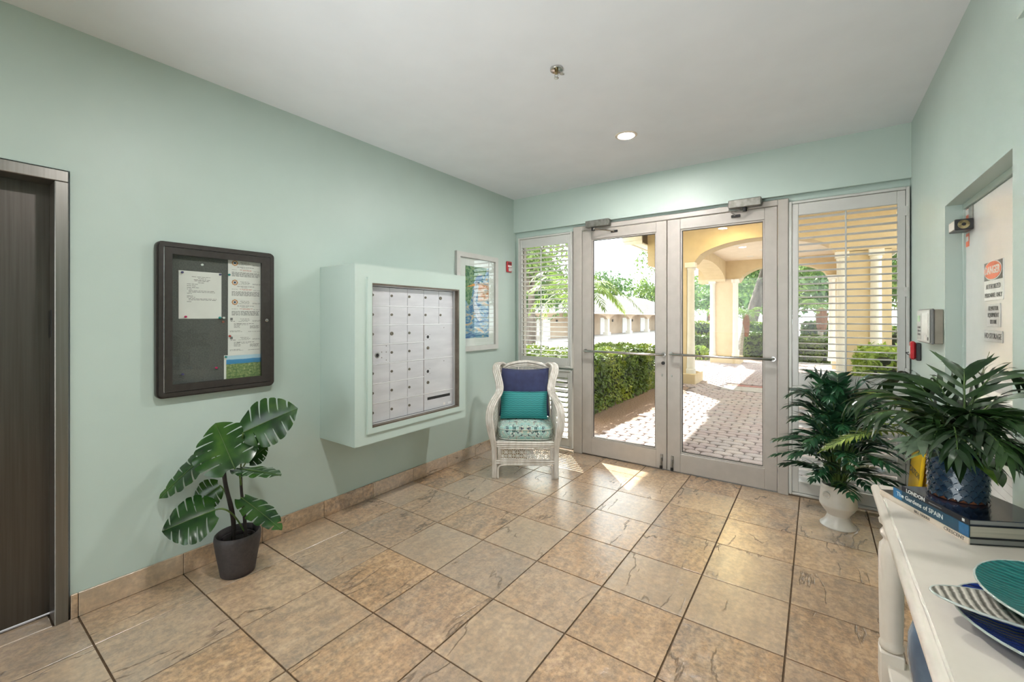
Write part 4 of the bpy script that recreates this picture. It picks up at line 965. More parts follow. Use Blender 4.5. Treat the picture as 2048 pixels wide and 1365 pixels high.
# ================================================================== console table and what stands on it
M['tablepaint'] = pm('cream white table paint', rgb(222,214,202), rgb(214,206,194), 9, 4, .4, spec=.45)
TT = .82; tx0, tx1, ty0, ty1 = 3.086, 3.436, .78, 2.082
ct = empty('console_table', (3.26, 1.43, 0), label='long cream painted console table with turned legs against the right wall', cat='table')
MB().cbox(tx0, tx1, ty0, ty1, TT-.026, TT, .005).build('table_top', M['tablepaint'], ct)
def halfround(path, r=.019, n=9):
    mb = MB(); rows = []
    for (p, out) in path:
        rows.append([(p[0]+out[0]*r*math.cos(a)*1.0, p[1]+out[1]*r*math.cos(a)*1.0, p[2]+r*1.05*math.sin(a)) for a in [-PI/2+PI*k/n for k in range(n+1)]])
    return mb.grid(rows)
ez = TT-.024
halfround([((tx0, ty0, ez), (-1, -1)), ((tx0, ty1, ez), (-1, 1)), ((tx1, ty1, ez), (1, 1))]).build('edge_moulding', M['tablepaint'], ct, smooth=True)
MB().cbox(tx0+.030, tx0+.046, ty0+.06, ty1-.06, TT-.105, TT-.024, .003).build('apron', M['tablepaint'], ct)
MB().cbox(tx0+.05, tx1-.03, ty1-.046, ty1-.030, TT-.105, TT-.024, .003).build('apron', M['tablepaint'], ct)
legp = [(.018,.0), (.026,.012), (.030,.04), (.024,.07), (.020,.085), (.026,.098), (.031,.112)]
legq = [(.022,.238), (.033,.246), (.036,.258), (.031,.270), (.033,.285), (.0345,.38), (.036,.50), (.037,.585), (.034,.615), (.024,.630), (.022,.638), (.031,.650), (.032,.662), (.024,.676), (.022,.684), (.034,.692), (.036,.704), (.030,.716)]
for (lx, ly) in ((tx0+.034, ty1-.030), (tx0+.034, ty0+.034), (tx1-.036, ty1-.030), (tx1-.036, ty0+.034)):
    lg = MB().lathe(legq, 24, (lx, ly, 0)).build('leg', M['tablepaint'], ct, smooth=50)
    MB().lathe(legp, 20, (lx, ly, 0)).build('foot', M['tablepaint'], lg, smooth=50)
    MB().cbox(lx-.034, lx+.034, ly-.034, ly+.034, .112, .240, .004).build('lower_block', M['tablepaint'], lg)
    MB().cbox(lx-.034, lx+.034, ly-.034, ly+.034, .716, TT-.026, .003).build('upper_block', M['tablepaint'], lg)
MB().cbox(tx0+.02, tx1-.004, ty0+.02, ty1-.016, .176, .200, .005).build('lower_shelf', M['tablepaint'], ct)

# ---- books
BA = math.radians(28.0); bx_, by_ = Vector((math.cos(BA), math.sin(BA), 0)), Vector((-math.sin(BA), math.cos(BA), 0)); B0 = Vector((3.238, 1.668, 0))
M['pages'] = pm('page edges', rgb(206,200,184), rgb(176,170,156), 3, 5, .8, stretch=(1,1,160))
M['pages_grey'] = pm('grey page edges', rgb(160,160,156), rgb(136,136,134), 3, 5, .8, stretch=(1,1,160))
def book(z0, z1, Ln, wd, cover, spine, pages, label, off=0.0, offx=0.0):
    o = empty('book', tuple(B0+bx_*offx+by_*off+Vector((0, 0, z0))), BA, label=label, cat='book', group='books stacked on the console table')
    h = z1-z0; t = .0022
    MB().cbox(.001, wd, 0, Ln, 0, t, .0008).build('back_cover', cover, o, local=True)
    MB().cbox(.001, wd, 0, Ln, h-t, h, .0008).build('front_cover', cover, o, local=True)
    MB().cbox(-.0012, .003, 0, Ln, 0, h, .0009).build('spine', spine, o, local=True)
    MB().box(.004, wd-.004, .003, Ln-.003, t, h-t).build('page_block', pages, o, local=True)
    return o
def spine_text(o, body, y, z, size, mat, sx=1.0, bold=0.0, name='spine_lettering'):
    t = text_mb(body, size, sx=sx, bold=bold); t.xf(frame_m((-.0016, y, z), (0,-1,0), (0,0,1))); return t.build(name, mat, o, local=True)
M['bk_cream'] = pm('cream jacket', rgb(216,202,186), rgb(206,192,176), 14, 3, .5); M['bk_black'] = pm('black boards', rgb(34,34,36), rgb(26,26,28), 14, 3, .35)
M['bk_teal'] = pm('deep teal jacket', rgb(30,74,96), rgb(22,58,78), 16, 4, .3, lo=.3, hi=.7); M['bk_blue'] = pm('bright blue jacket', rgb(38,110,156), rgb(26,84,124), 24, 4, .3)
M['bk_navy'] = pm('glossy dark blue jacket', rgb(48,58,86), rgb(16,20,30), 6, 5, .14, lo=.4, hi=.62, coat=.4); M['bk_navyspine'] = pm('near black spine', rgb(24,28,38), rgb(18,20,28), 16, 3, .3)
M['txt_white'] = pm('white lettering', rgb(226,226,222), None, 30, 2, .5); M['txt_dark'] = pm('dark lettering', rgb(96,84,76), None, 30, 2, .5)
k1 = book(TT, TT+.018, .335, .222, M['bk_black'], M['bk_cream'], M['pages_grey'], 'thin book with a cream spine at the bottom of the book stack')
spine_text(k1, 'BILL HARRIS', .155, .009, .011, M['txt_dark']); spine_text(k1, 'CRESCENT', .045, .009, .0135, M['txt_dark'])
k2 = book(TT+.0182, TT+.0522, .272, .220, M['bk_navyspine'], M['bk_teal'], M['pages'], 'thick teal book about gardens in the middle of the book stack')
spine_text(k2, 'The Gardens of SPAIN', .168, .018, .019, M['txt_white'], bold=.0002)
MB().cbox(-.0014, .0, .235, .272, .001, .033, .0004).build('spine_panel', M['bk_blue'], k2, local=True); MB().cbox(-.0014, .0, .0, .030, .001, .033, .0004).build('spine_panel', M['bk_blue'], k2, local=True)
k3 = book(TT+.0524, TT+.0684, .236, .218, M['bk_navy'], M['bk_navyspine'], M['pages_grey'], 'dark glossy book about a city on top of the book stack')
spine_text(k3, 'LONDON', .180, .008, .0165, M['txt_white'], bold=.0004); MB().cbox(-.0015, .0, .085, .130, .006, .009, .0003).build('spine_print', M['ink'], k3, local=True); MB().cbox(-.0015, .0, .012, .020, .004, .012, .0003).build('spine_print', M['txt_white'], k3, local=True)
tl = text_mb('LO', .05); tl.xf(frame_m((.075, .190, .0163), (0, -1, 0), (1, 0, 0))); tl.build('cover_lettering', M['ink'], k3, local=True)

# ---- blue scale pot with mixed foliage
M['scale'] = pm('glazed deep blue ceramic', rgb(16,46,72), rgb(8,24,44), 30, 4, .12, coat=.6, lo=.3, hi=.7)
M['copper'] = pm('copper glaze rim', rgb(150,92,60), rgb(120,70,44), 40, 4, .4)
ZP = TT+.0686; PP = Vector((3.252, 1.862, ZP))
fp_ = empty('foliage_planter', PP, label='blue fish scale pot overflowing with palm and fern leaves on the books', cat='potted plant')
MB().lathe([(.058, 0), (.0605, .003), (.062, .010), (.0645, .05), (.0655, .10), (.065, .138), (.0635, .144), (.060, .142), (.059, .12)], 48, PP).build('pot', M['scale'], fp_, smooth=50)
MB().lathe([(.0608, .0005), (.0628, .002), (.0632, .008), (.0622, .010)], 48, PP).build('copper_band', M['copper'], fp_, smooth=50)
MB().lathe([(.0001, .118), (.04, .124), (.059, .116)], 24, PP).build('soil', M['soil'], fp_, smooth=True)
def scale_mb():
    mb = MB(); rows = []; n = 6
    for i in range(n+1):
        t = i/n; row = []
        for j in range(n+1):
            u = 2*j/n-1; w = .0118*math.sqrt(max(0, 1-max(0, (t-.35)/.65)**2.2)); row.append((u*w, .0008+.0058*t**1.2*(1-.35*u*u), -.024*t*(1-.12*u*u)))
        rows.append(row)
    return mb.grid(rows)
sc0 = None
for r in range(8):
    z = .140-.0162*r; rad = .0652-.0034*max(0, (.06-z)/.06); nn = 20
    for k in range(nn):
        a = 2*PI*(k+.5*(r % 2))/nn
        if math.cos(a-math.radians(-98)) < -.35: continue
        if sc0 is None: sc0 = scale_mb().build('scale', M['scale'], fp_, smooth=True, local=True); s = sc0
        else: s = inst(sc0, fp_)
        s.location = (rad*math.cos(a), rad*math.sin(a), z); s.rotation_euler = (0, 0, a-PI/2)
rnd = random.Random(5)
TOPC = PP+Vector((0, 0, .125))
def tframes(u, v, t, lift, nl, Lm, w, mat, name='frond', t0=.3, ang=55, droop=.3, prof=None, n=4, start=None, up=Vector((0,0,1))):
    T = D3(u, v, t); T.x = min(T.x, RX-.05)
    st = (start or TOPC)+Vector((rnd.uniform(-.03, .03), rnd.uniform(-.03, .03), 0)); mid = st*.5+T*.5; mid.z = max(st.z, T.z)+lift
    path = bez(st, mid, T, 12); fm = frond(path, nl, Lm, w, t0, ang, droop, rnd, up, n, prof)
    fm.v = [(min(p[0], RX-.015), p[1], p[2]) for p in fm.v]
    fo = fm.build(name, mat, fp_, smooth=True)
    MB().tube(path, [.0034-.0022*q/12 for q in range(13)], 5).build('frond_stem', M['stem_green'], fo, smooth=True)
for (u, v, t, lift, nl, Lm, w) in ((1712,800,1.46,.10,9,.15,.021), (1772,762,1.52,.10,9,.15,.020), (1750,830,1.34,.06,8,.15,.021), (1862,770,1.40,.05,7,.15,.021), (1928,742,1.34,.03,6,.16,.020),
        (2030,752,1.28,.05,8,.15,.019), (2075,800,1.20,.05,8,.15,.020), (2070,862,1.14,.07,8,.14,.020), (2010,905,1.10,.10,9,.13,.020), (1915,900,1.14,.11,9,.13,.020), (1985,860,1.18,.09,8,.14,.020),
        (2085,930,1.12,.09,8,.13,.020), (1840,848,1.30,.08,8,.14,.020), (1800,800,1.50,.07,8,.15,.020), (1960,800,1.42,.03,7,.14,.020), (2050,905,1.22,.06,8,.13,.019), (1890,820,1.50,.05,8,.15,.021), (1945,845,1.22,.08,8,.14,.021), (2030,830,1.30,.06,8,.15,.020), (1870,870,1.22,.07,8,.13,.020)):
    tframes(u, v, t, lift, nl+2, Lm*1.12, w*.80, M['palm2'], droop=.5)
fpf = lambda f: (.25+1.5*(f**.55)*(1-f)**.8)
tframes(1650, 898, 1.36, .13, 52, .062, .0062, M['fern'], 'fern_frond', .30, 80, .1, fpf, 2)
tframes(1722, 786, 1.62, .05, 44, .058, .0065, M['fern'], 'fern_frond', .35, 75, .1, fpf, 2)
tframes(1790, 852, 1.42, .05, 38, .055, .006, M['fern'], 'fern_frond', .35, 75, .1, fpf, 2)
# broad grey green leaf cluster, striped leaves round the rim, thin dry stalk
M['greyleaf'] = leafmat('grey green leaf', rgb(84,104,80), rgb(128,142,124), rgb(50,70,50), .35, 16, .1)
M['lime'] = leafmat('lime striped leaf', rgb(96,132,52), rgb(150,172,86), rgb(66,104,40), .35, 22, .15)
cl = MB(); c0_ = D3(1846, 880, 1.24)
for k in range(9):
    a = 2*PI*k/9; blade(cl, c0_, Vector((math.cos(a)*.8-.3, math.sin(a)*.5-.45, math.sin(a*1.3)*.35-.18)), Vector((-.2, -.5, .9)), .085, .024, .25)
clo = cl.build('leaf_cluster', M['greyleaf'], fp_, smooth=True)
MB().tube(bez(TOPC, (TOPC+c0_)*.5+Vector((0, 0, .06)), c0_), .003, 6).build('leaf_stalk', M['stem_green'], clo, smooth=True)
for k in range(16):
    a = math.radians(-98)+rnd.uniform(-1.9, 1.9); p = PP+Vector((.052*math.cos(a), .052*math.sin(a), .130)); lf = MB()
    blade(lf, p, Vector((math.cos(a), math.sin(a), rnd.uniform(-.5, .8))), Vector((math.cos(a)*.2, math.sin(a)*.2, 1)), rnd.uniform(.06, .105), rnd.uniform(.024, .036), rnd.uniform(.25, .7), 5)
    lf.build('rim_leaf', (M['lime'], M['palm2'], M['palm2'])[k % 3], fp_, smooth=True)
for (u, v, t) in ((1985,945,1.20), (1998,955,1.20), (1975,925,1.2), (1815,770,1.46)):
    p = D3(u, v-14, t); p.x = min(p.x, RX-.04); lf = MB(); blade(lf, p, Vector((.1, -.1, -1)), Vector((-.3, -.8, .2)), .05, .026, .2, 5); lfo = lf.build('rim_leaf', M['palm2'], fp_, smooth=True)
    MB().tube(bez(TOPC, (TOPC+p)*.5+Vector((0, 0, .05)), p), .002, 5).build('leaf_stalk', M['stem_green'], lfo)
MB().tube(bez(TOPC, D3(1958, 760, 1.33), D3(1979, 704, 1.36)), [.0022-.0016*q/10 for q in range(11)], 5).build('dry_stalk', M['stem_green'], fp_, smooth=True)

# ---- three dishes
def leafdish(name, c, rx, ry, ang, rib, nrib, mat, rimm, label, tilt=(0, 0), depth=.018, pt=1.0, dirs='x'):
    n, m = 40, 12; mb = MB(); top = []; ca, sa = math.cos(ang), math.sin(ang)
    def prf(f): return depth*f**2.2
    for i in range(m+1):
        f = i/m; row = []
        for k in range(n+1):
            a = 2*PI*k/n; q = abs(math.cos(a))**pt; x, y = rx*f*math.cos(a), ry*f*math.sin(a)*(1-.25*(1-pt)*0)
            z = prf(f)+(rib*math.sin((x if dirs == 'x' else y)*nrib)*(1 if .1 < f < .97 else 0))
            row.append((x, y, z))
        top.append(row)
    bot = [[(p[0], p[1], p[2]-.005) for p in r] for r in top]
    o = empty(name, tuple(c), ang, label=label, cat='dish', group='dishes on the console table'); o.rotation_euler = (tilt[0], tilt[1], ang)
    mb.grid(top); mb.grid([r[::-1] for r in bot]); mb.grid([top[-1], bot[-1]])
    mb.build('dish_body', mat, o, smooth=True, local=True)
    MB().tube([Vector(p)+Vector((0, 0, -.002)) for p in top[-1]], .0024, 6, False).build('dish_rim', rimm, o, smooth=True, local=True)
    return o
def stripemat(name, c1, c2, freq, axis, rough=.25, coat=.3):
    m, nt, b = newmat(name); tc = N(nt, 'ShaderNodeTexCoord'); sp = N(nt, 'ShaderNodeSeparateXYZ'); nt.links.new(tc.outputs['Object'], sp.inputs[0])
    d = mth(nt, 'ADD', sp.outputs[axis], mth(nt, 'MULTIPLY', noise(nt, tc.outputs['Object'], 14, 2), .006)); w = mth(nt, 'SINE', mth(nt, 'MULTIPLY', d, freq))
    nt.links.new(ramp(nt, mth(nt, 'MULTIPLY_ADD', w, .5, .5), [(.15, c2), (.7, c1)]), b.inputs['Base Color']); b.inputs['Roughness'].default_value = rough; b.inputs['Coat Weight'].default_value = coat
    bump(nt, b, w, .5, .002); return m
M['dish_blue'] = stripemat('cobalt glaze', rgb(24,54,138), rgb(14,32,92), 520, 1); M['dish_beige'] = stripemat('ribbed sand glaze', rgb(206,200,188), rgb(112,108,100), 430, 0, .35, 0)
M['dish_teal'] = stripemat('teal glaze', rgb(36,120,116), rgb(22,88,90), 460, 1, .3); M['dish_rim'] = pm('pale glaze rim', rgb(190,198,192), None, 20, 2, .3); M['turq'] = pm('turquoise glaze', rgb(90,180,184), None, 20, 2, .25)
leafdish('blue_dish', (3.277, 1.238, TT+.006), .148, .150, .3, .0012, 260, M['dish_blue'], M['dish_rim'], 'round cobalt blue ribbed dish lowest on the near end of the table', depth=.030)
leafdish('sand_dish', (3.252, 1.232, TT+.046), .160, .058, .05, .0022, 330, M['dish_beige'], M['dish_rim'], 'long sand coloured ribbed dish lying across the blue dish', depth=.010)
td = leafdish('teal_dish', (3.296, 1.272, TT+.066), .128, .150, -.15, .0012, 300, M['dish_teal'], M['dish_rim'], 'teal leaf shaped dish on top of the dish stack', depth=.016, dirs='y')
MB().tube(bez((0,.13,.014), (.01,.165,.03), (.0,.175,.045)), .007, 8).build('stem_handle', M['turq'], td, smooth=True, local=True)
MB().tube([(0,-.12,.014), (0,-.05,.006), (0,.05,.006), (0,.13,.016)], .0035, 6).build('dish_rib', M['dish_rim'], td, smooth=True, local=True)
# ---- vase on the lower shelf
va = empty('floor_vase', (3.215, 1.90, .2005), label='blue grey glazed vase on the lower shelf of the console table', cat='vase')
M['vaseglaze'] = pm('blue grey glaze', rgb(104,124,146), rgb(70,88,110), 7, 4, .12, coat=.5, stretch=(1,1,.4))
MB().lathe([(.045, 0), (.052, .006), (.064, .06), (.072, .13), (.070, .20), (.058, .245), (.040, .268), (.034, .276), (.038, .286), (.034, .288), (.030, .278)], 36, (3.215, 1.90, .2005)).build('vase_body', M['vaseglaze'], va, smooth=50)
MB().lathe([(.034, .286), (.040, .2875), (.040, .291), (.034, .2915)], 36, (3.215, 1.90, .2005)).build('vase_lip', M['vaseglaze'], va, smooth=50)
# ---- folded yellow floor sign leaning on the wall
M['yellow'] = pm('yellow plastic', rgb(226,188,32), rgb(212,172,24), 10, 3, .4)
ws = empty('floor_sign', (3.375, 3.53, 0), label='folded yellow wet floor sign leaning against the wall behind the palm', cat='sign')
for k, dx in enumerate((-.022, .012)):
    a = MB().cbox(-.009, .009, -.115, .115, 0, .64, .006); a.xf(Matrix.Translation((3.372+dx, 3.53, .001)) @ Matrix.Rotation(math.radians(3), 4, 'Z') @ Matrix.Rotation(math.radians(5), 4, 'Y'))
    pa = a.build('sign_panel', M['yellow'], ws)
    if k == 0:
        t = text_mb('CAUTION', .05, bold=.001); t.xf(Matrix.Translation((3.372+dx, 3.53, .001)) @ Matrix.Rotation(math.radians(3), 4, 'Z') @ Matrix.Rotation(math.radians(5), 4, 'Y') @ frame_m((-.0094, 0, .50), (0,-1,0), (0,0,1))); t.build('sign_lettering', M['sig_black'], pa)
# ================================================================== outside the glass doors
M['stucco'] = pm('beige stucco', rgb(208,189,155), rgb(200,181,147), 5, 4, .85, bmp=.25, bscale=70, bdist=.006)
M['stucco_pale'] = pm('pale ceiling stucco', rgb(228,214,194), rgb(222,208,188), 5, 4, .85, bmp=.2, bscale=70, bdist=.006)
M['coltrim'] = pm('white column paint', rgb(226,222,212), rgb(218,214,204), 8, 3, .6)
M['asphalt'] = pm('pale sunlit paving', rgb(178,174,170), rgb(166,162,158), 2, 5, .9, bmp=.1, bscale=60)
M['mulch'] = pm('brown mulch', rgb(178,154,138), rgb(136,110,96), 45, 6, .95, bmp=.9, bscale=90, bdist=.02)
M['sand'] = pm('joint sand', rgb(120,108,100), rgb(100,90,84), 30, 4, .95)
def sstep(a, b, x):
    t = max(0, min(1, (x-a)/(b-a))); return t*t*(3-2*t)
def gh(x, y): return -.045-.455*sstep(11, 26, math.hypot(x-1.5, (y-9)*.8))
rows = []
gx = [-60, -40, -28, -22, -18, -15, -12, -9.5, -7.5, -5.5, -3.5, -1.5, .5, 2.5, 4.5, 6.5, 8.5, 11, 14, 18, 24, 34, 50]
gy = [4.3, 6, 8, 10, 12, 14, 16, 18, 20, 22, 24, 27, 30, 34, 40, 48, 60, 80, 110, 150]
gd = MB().grid([[(x, y, gh(x, y)) for x in gx] for y in gy]).build('ground', M['asphalt'], smooth=True); tag(gd, kind='structure')
gb = MB().box(-40, 45, -40, BY-.15, -.2, -.05).build('ground_rear', M['asphalt']); tag(gb, kind='structure')
we = MB().box(-9, -.15, 4.10, 4.30, -.2, 3.40).box(3.62, 11, 4.10, 4.30, -.2, 3.40).box(-.15, 3.62, 4.10, 4.30, CZ+.12, 3.40).build('wall_outside', M['stucco']); tag(we, kind='structure')

# ---- mulch bed left of the path
mbed = MB().add([(-4.2,4.31,-.03), (.58,4.31,-.03), (.74,5.4,-.028), (.86,6.8,-.028), (.72,9.55,-.03), (-.35,9.9,-.03), (-4.2,9.9,-.03)], [tuple(range(7))]).build('mulch_bed', M['mulch']); tag(mbed, 'brown mulch bed beside the paver path', 'mulch', kind='stuff')

# ---- pavers
def pavmat():
    m, nt, b = newmat('tumbled pavers'); at = N(nt, 'ShaderNodeAttribute'); at.attribute_name = 'tone'; oi = N(nt, 'ShaderNodeObjectInfo')
    r = mth(nt, 'FRACT', mth(nt, 'ADD', at.outputs['Fac'], mth(nt, 'MULTIPLY', oi.outputs['Random'], 3.7)))
    c = ramp(nt, r, [(0, rgb(158,142,144)), (.3, rgb(168,152,152)), (.55, rgb(160,152,154)), (.8, rgb(174,162,158)), (1, rgb(150,134,138))])
    co = obj_co(nt); c = mixc(nt, .25, c, ramp(nt, noise(nt, co, 60, 4), [(.3, rgb(120,106,102)), (.7, rgb(196,184,176))]))
    nt.links.new(c, b.inputs['Base Color']); b.inputs['Roughness'].default_value = .9; bump(nt, b, noise(nt, co, 90, 4), .3, .004); return m
M['paver'] = pavmat()
def paver_pts(L, w):
    r = .028; a, b = L/2, w/2
    ring_ = [(a-r, -b), (a, -b+r), (a, b-r), (a-r, b), (-a+r, b), (-a, b-r), (-a, -b+r), (-a+r, -b)]
    s = .91
    vs = [(x, y, -.03) for x, y in ring_]+[(x, y, -.007) for x, y in ring_]+[((abs(x)-.010)*(1 if x > 0 else -1), (abs(y)-.010)*(1 if y > 0 else -1), 0) for x, y in ring_]
    fs = [tuple(range(16, 24))]+[(i, (i+1) % 8, 8+(i+1) % 8, 8+i) for i in range(8)]+[(8+i, 8+(i+1) % 8, 16+(i+1) % 8, 16+i) for i in range(8)]
    return vs, fs
pv = MB().box(-.6, 5.2, 4.30, 16.6, -.20, -.034).build('paver_path', M['sand']); tag(pv, kind='structure')
po = world_org(pv); rnd = random.Random(3); near = 0; sv, sf, stn = [], [], []; psrc = {}
y = 4.335; row = 0; prevj = []
while y < 16.5:
    x0 = (.58+.15*min(1, (y-4.3)/1.1)+.12*max(0, min(1, (y-5.4)/1.4)) if y < 9.5 else -.5); x1 = 3.55 if y < 9.5 else 5.1
    x = x0-rnd.uniform(0, .1); jn = []
    while x < x1:
        L = max((.145, .215, .18), key=lambda q: min([abs(x+q-j) for j in prevj] or [1])+rnd.uniform(0, .03)); cx = x+L/2; x += L+.010; jn.append(x-.005)
        if cx < x0: continue
        if 1.28 < cx+.05 and cx-.05 < 3.32 and 9.52 < y < 10.62: continue
        if near < 300:
            L_ = L
            if L_ not in psrc:
                mb = MB(); mb.add(*paver_pts(L_, .108)); psrc[L_] = mb.build('paver', M['paver'], pv, local=True); o = psrc[L_]
            else: o = inst(psrc[L_], pv)
            o.location = (cx-po.x, y-po.y, -.012+rnd.uniform(-.002, .002)-po.z); o.rotation_euler = (0, 0, rnd.uniform(-.015, .015)); near += 1
        else:
            vs, fs = paver_pts(L, .108); n0 = len(sv); dz = rnd.uniform(-.002, .002)-.012
            sv += [(p[0]+cx-po.x, p[1]+y-po.y, p[2]+dz-po.z) for p in vs]; sf += [tuple(i+n0 for i in f) for f in fs]; stn += [rnd.random()]*len(vs)
    y += .119; row += 1; prevj = jn
me = bpy.data.meshes.new('far_pavers'); me.from_pydata(sv, [], sf); at = me.attributes.new('tone', 'FLOAT', 'POINT'); at.data.foreach_set('value', stn); me.materials.append(M['paver'])
o = bpy.data.objects.new('far_pavers', me); COL.objects.link(o); o.parent = pv; tag(o, kind='stuff')
cs = MB().cbox(1.30, 3.30, 9.56, 10.14, -.03, -.008, .004).build('drain_slab', pm('smooth concrete', rgb(168,164,160), rgb(156,152,148), 5, 4, .85), pv)
M['brick'] = pm('red brick edging', rgb(164,112,104), rgb(146,98,92), 20, 4, .9, rand=True)
b0 = None
for k in range(17):
    if b0 is None: b0 = MB().cbox(-.05, .05, -.11, .11, -.03, 0, .005).build('brick', M['brick'], pv, local=True); q = b0
    else: q = inst(b0, pv)
    q.location = (1.50+.112*k-po.x, 10.29-po.y, -.008-po.z); q.rotation_euler = (0, 0, -.25)

# ---- porch and portico
pt = empty('portico', (1.9, 10.0, -.03), label='beige stucco portico with arches and white columns beyond the glass doors', cat='portico')
def arch_poly(a0, a1, o0, o1, zs, zt, rise, n=20):
    # wall elevation from a0..a1, opening o0..o1 springing at zs
    P = [(a0, zs), (o0, zs)]
    for k in range(1, n): 
        t = k/n; P.append((o0+(o1-o0)*t, zs+rise*math.sqrt(max(0, 1-(2*t-1)**2))**1.15))
    P += [(o1, zs), (a1, zs), (a1, zt), (a0, zt)]; return P
MB().prism(arch_poly(-.32, 4.24, .70, 3.22, 2.655, 3.40, .42), 'xz', 10.0, 10.5).build('front_arch', M['stucco'], pt)
MB().prism(arch_poly(-.32, 4.24, .88, 3.20, 2.58, 3.40, .50), 'xz', 15.25, 15.8).build('rear_arch', M['stucco'], pt)
MB().prism(arch_poly(10.5, 15.25, 10.72, 15.15, 2.60, 3.40, .40), 'yz', -.06, .52).build('side_arch', M['stucco'], pt)
MB().prism(arch_poly(10.5, 15.25, 10.72, 15.15, 2.60, 3.40, .40), 'yz', 3.40, 3.98).build('side_arch', M['stucco'], pt)
MB().box(-.32, 4.24, 10.5, 15.25, 3.26, 3.34).build('portico_ceiling', M['stucco_pale'], pt)
MB().box(-.75, 4.65, 9.62, 16.2, 3.40, 3.46).build('roof_soffit', M['stucco_pale'], pt)
fz = MB(); 
for k, (dx, z0, z1) in enumerate(((0, 3.20, 3.32), (-.06, 3.32, 3.42), (-.10, 3.42, 3.50))):
    fz.box(-.78+dx, -.74, 9.60, 16.2, z0, z1).box(4.64, 4.68-dx, 9.60, 16.2, z0, z1).box(-.78+dx, 4.68-dx, 16.2, 16.24-dx, z0, z1).box(-.78+dx, -.32, 9.58+dx*.5, 9.62, z0, z1)
fz.box(-.74, -.32, 9.60, 9.64, 3.12, 3.40)
fz.build('eave_fascia', M['coltrim'], pt)
MB().add([(-.74,9.62,3.22), (-.32,9.62,3.12), (-.32,16.2,3.12), (-.74,16.2,3.22), (-.74,9.62,3.25), (-.32,9.62,3.15), (-.32,16.2,3.15), (-.74,16.2,3.25)], [(0,1,2,3), (7,6,5,4), (0,4,5,1), (1,5,6,2), (2,6,7,3), (3,7,4,0)]).build('eave_soffit', M['coltrim'], pt)
MB().add([(-.9,9.5,3.5), (4.8,9.5,3.5), (4.8,16.4,3.5), (-.9,16.4,3.5), (1.95,11.6,4.6), (1.95,14.3,4.6)], [(0,1,4), (1,2,5,4), (2,3,5), (3,0,4,5)]).build('roof', pm('pale roof tile', rgb(170,158,150), rgb(140,130,124), 20, 4, .9), pt)
MB().box(-.32, 4.24, 4.30, 10.0, 3.365, 3.46).build('porch_ceiling', M['stucco'], pt)
MB().box(-.80, -.32, 4.30, 10.0, 3.37, 3.46).build('porch_eave', M['coltrim'], pt)
MB().box(4.24, 4.60, 4.30, 9.6, 3.40, 3.46).build('porch_eave', M['coltrim'], pt)
for (px0, px1, py0, py1, cols) in ((-.10, .55, 10.0, 10.6, ((.622, 10.06), (.48, 10.62))), (3.33, 3.98, 10.0, 10.6, ((3.285, 10.06), (3.765, 9.985))), (.15, .74, 15.22, 15.8, ((.13, 15.22), (.80, 15.22))), (3.33, 3.98, 15.22, 15.8, ((3.26, 15.22), (3.98, 15.22)))):
    pr_ = MB().box(px0, px1, py0, py1, -.03, 2.665).build('pier', M['stucco'], pt)
    MB().cbox(px0-.08, px1+.20, py0-.10, py1+.08, -.03, .205, .01).build('plinth', M['stucco'], pt)
    for (cx, cy) in cols:
        c = MB().lathe([(.105, .205), (.105, .30), (.092, .31), (.084, .9), (.078, 2.50), (.086, 2.51), (.086, 2.54), (.080, 2.55)], 20, (cx, cy, 0)).build('column', M['coltrim'], pt, smooth=45)
        MB().cbox(cx-.105, cx+.105, cy-.105, cy+.105, 2.55, 2.66, .004).build('capital', M['coltrim'], c)
M['plamp'] = emit('porch lamp lens', (1, .80, .42, 1), 260.0)
MB().lathe([(.0001, 3.360), (.085, 3.361), (.095, 3.366)], 24, (1.52, 9.35, 0)).build('porch_lamp', M['plamp'], pt)
for (x, y) in ((1.75, 13.2), (1.25, 12.0), (1.3, 14.4)): MB().lathe([(.0001, 3.250), (.09, 3.251), (.10, 3.262)], 20, (x, y, 0)).build('ceiling_vent', M['coltrim'], pt)

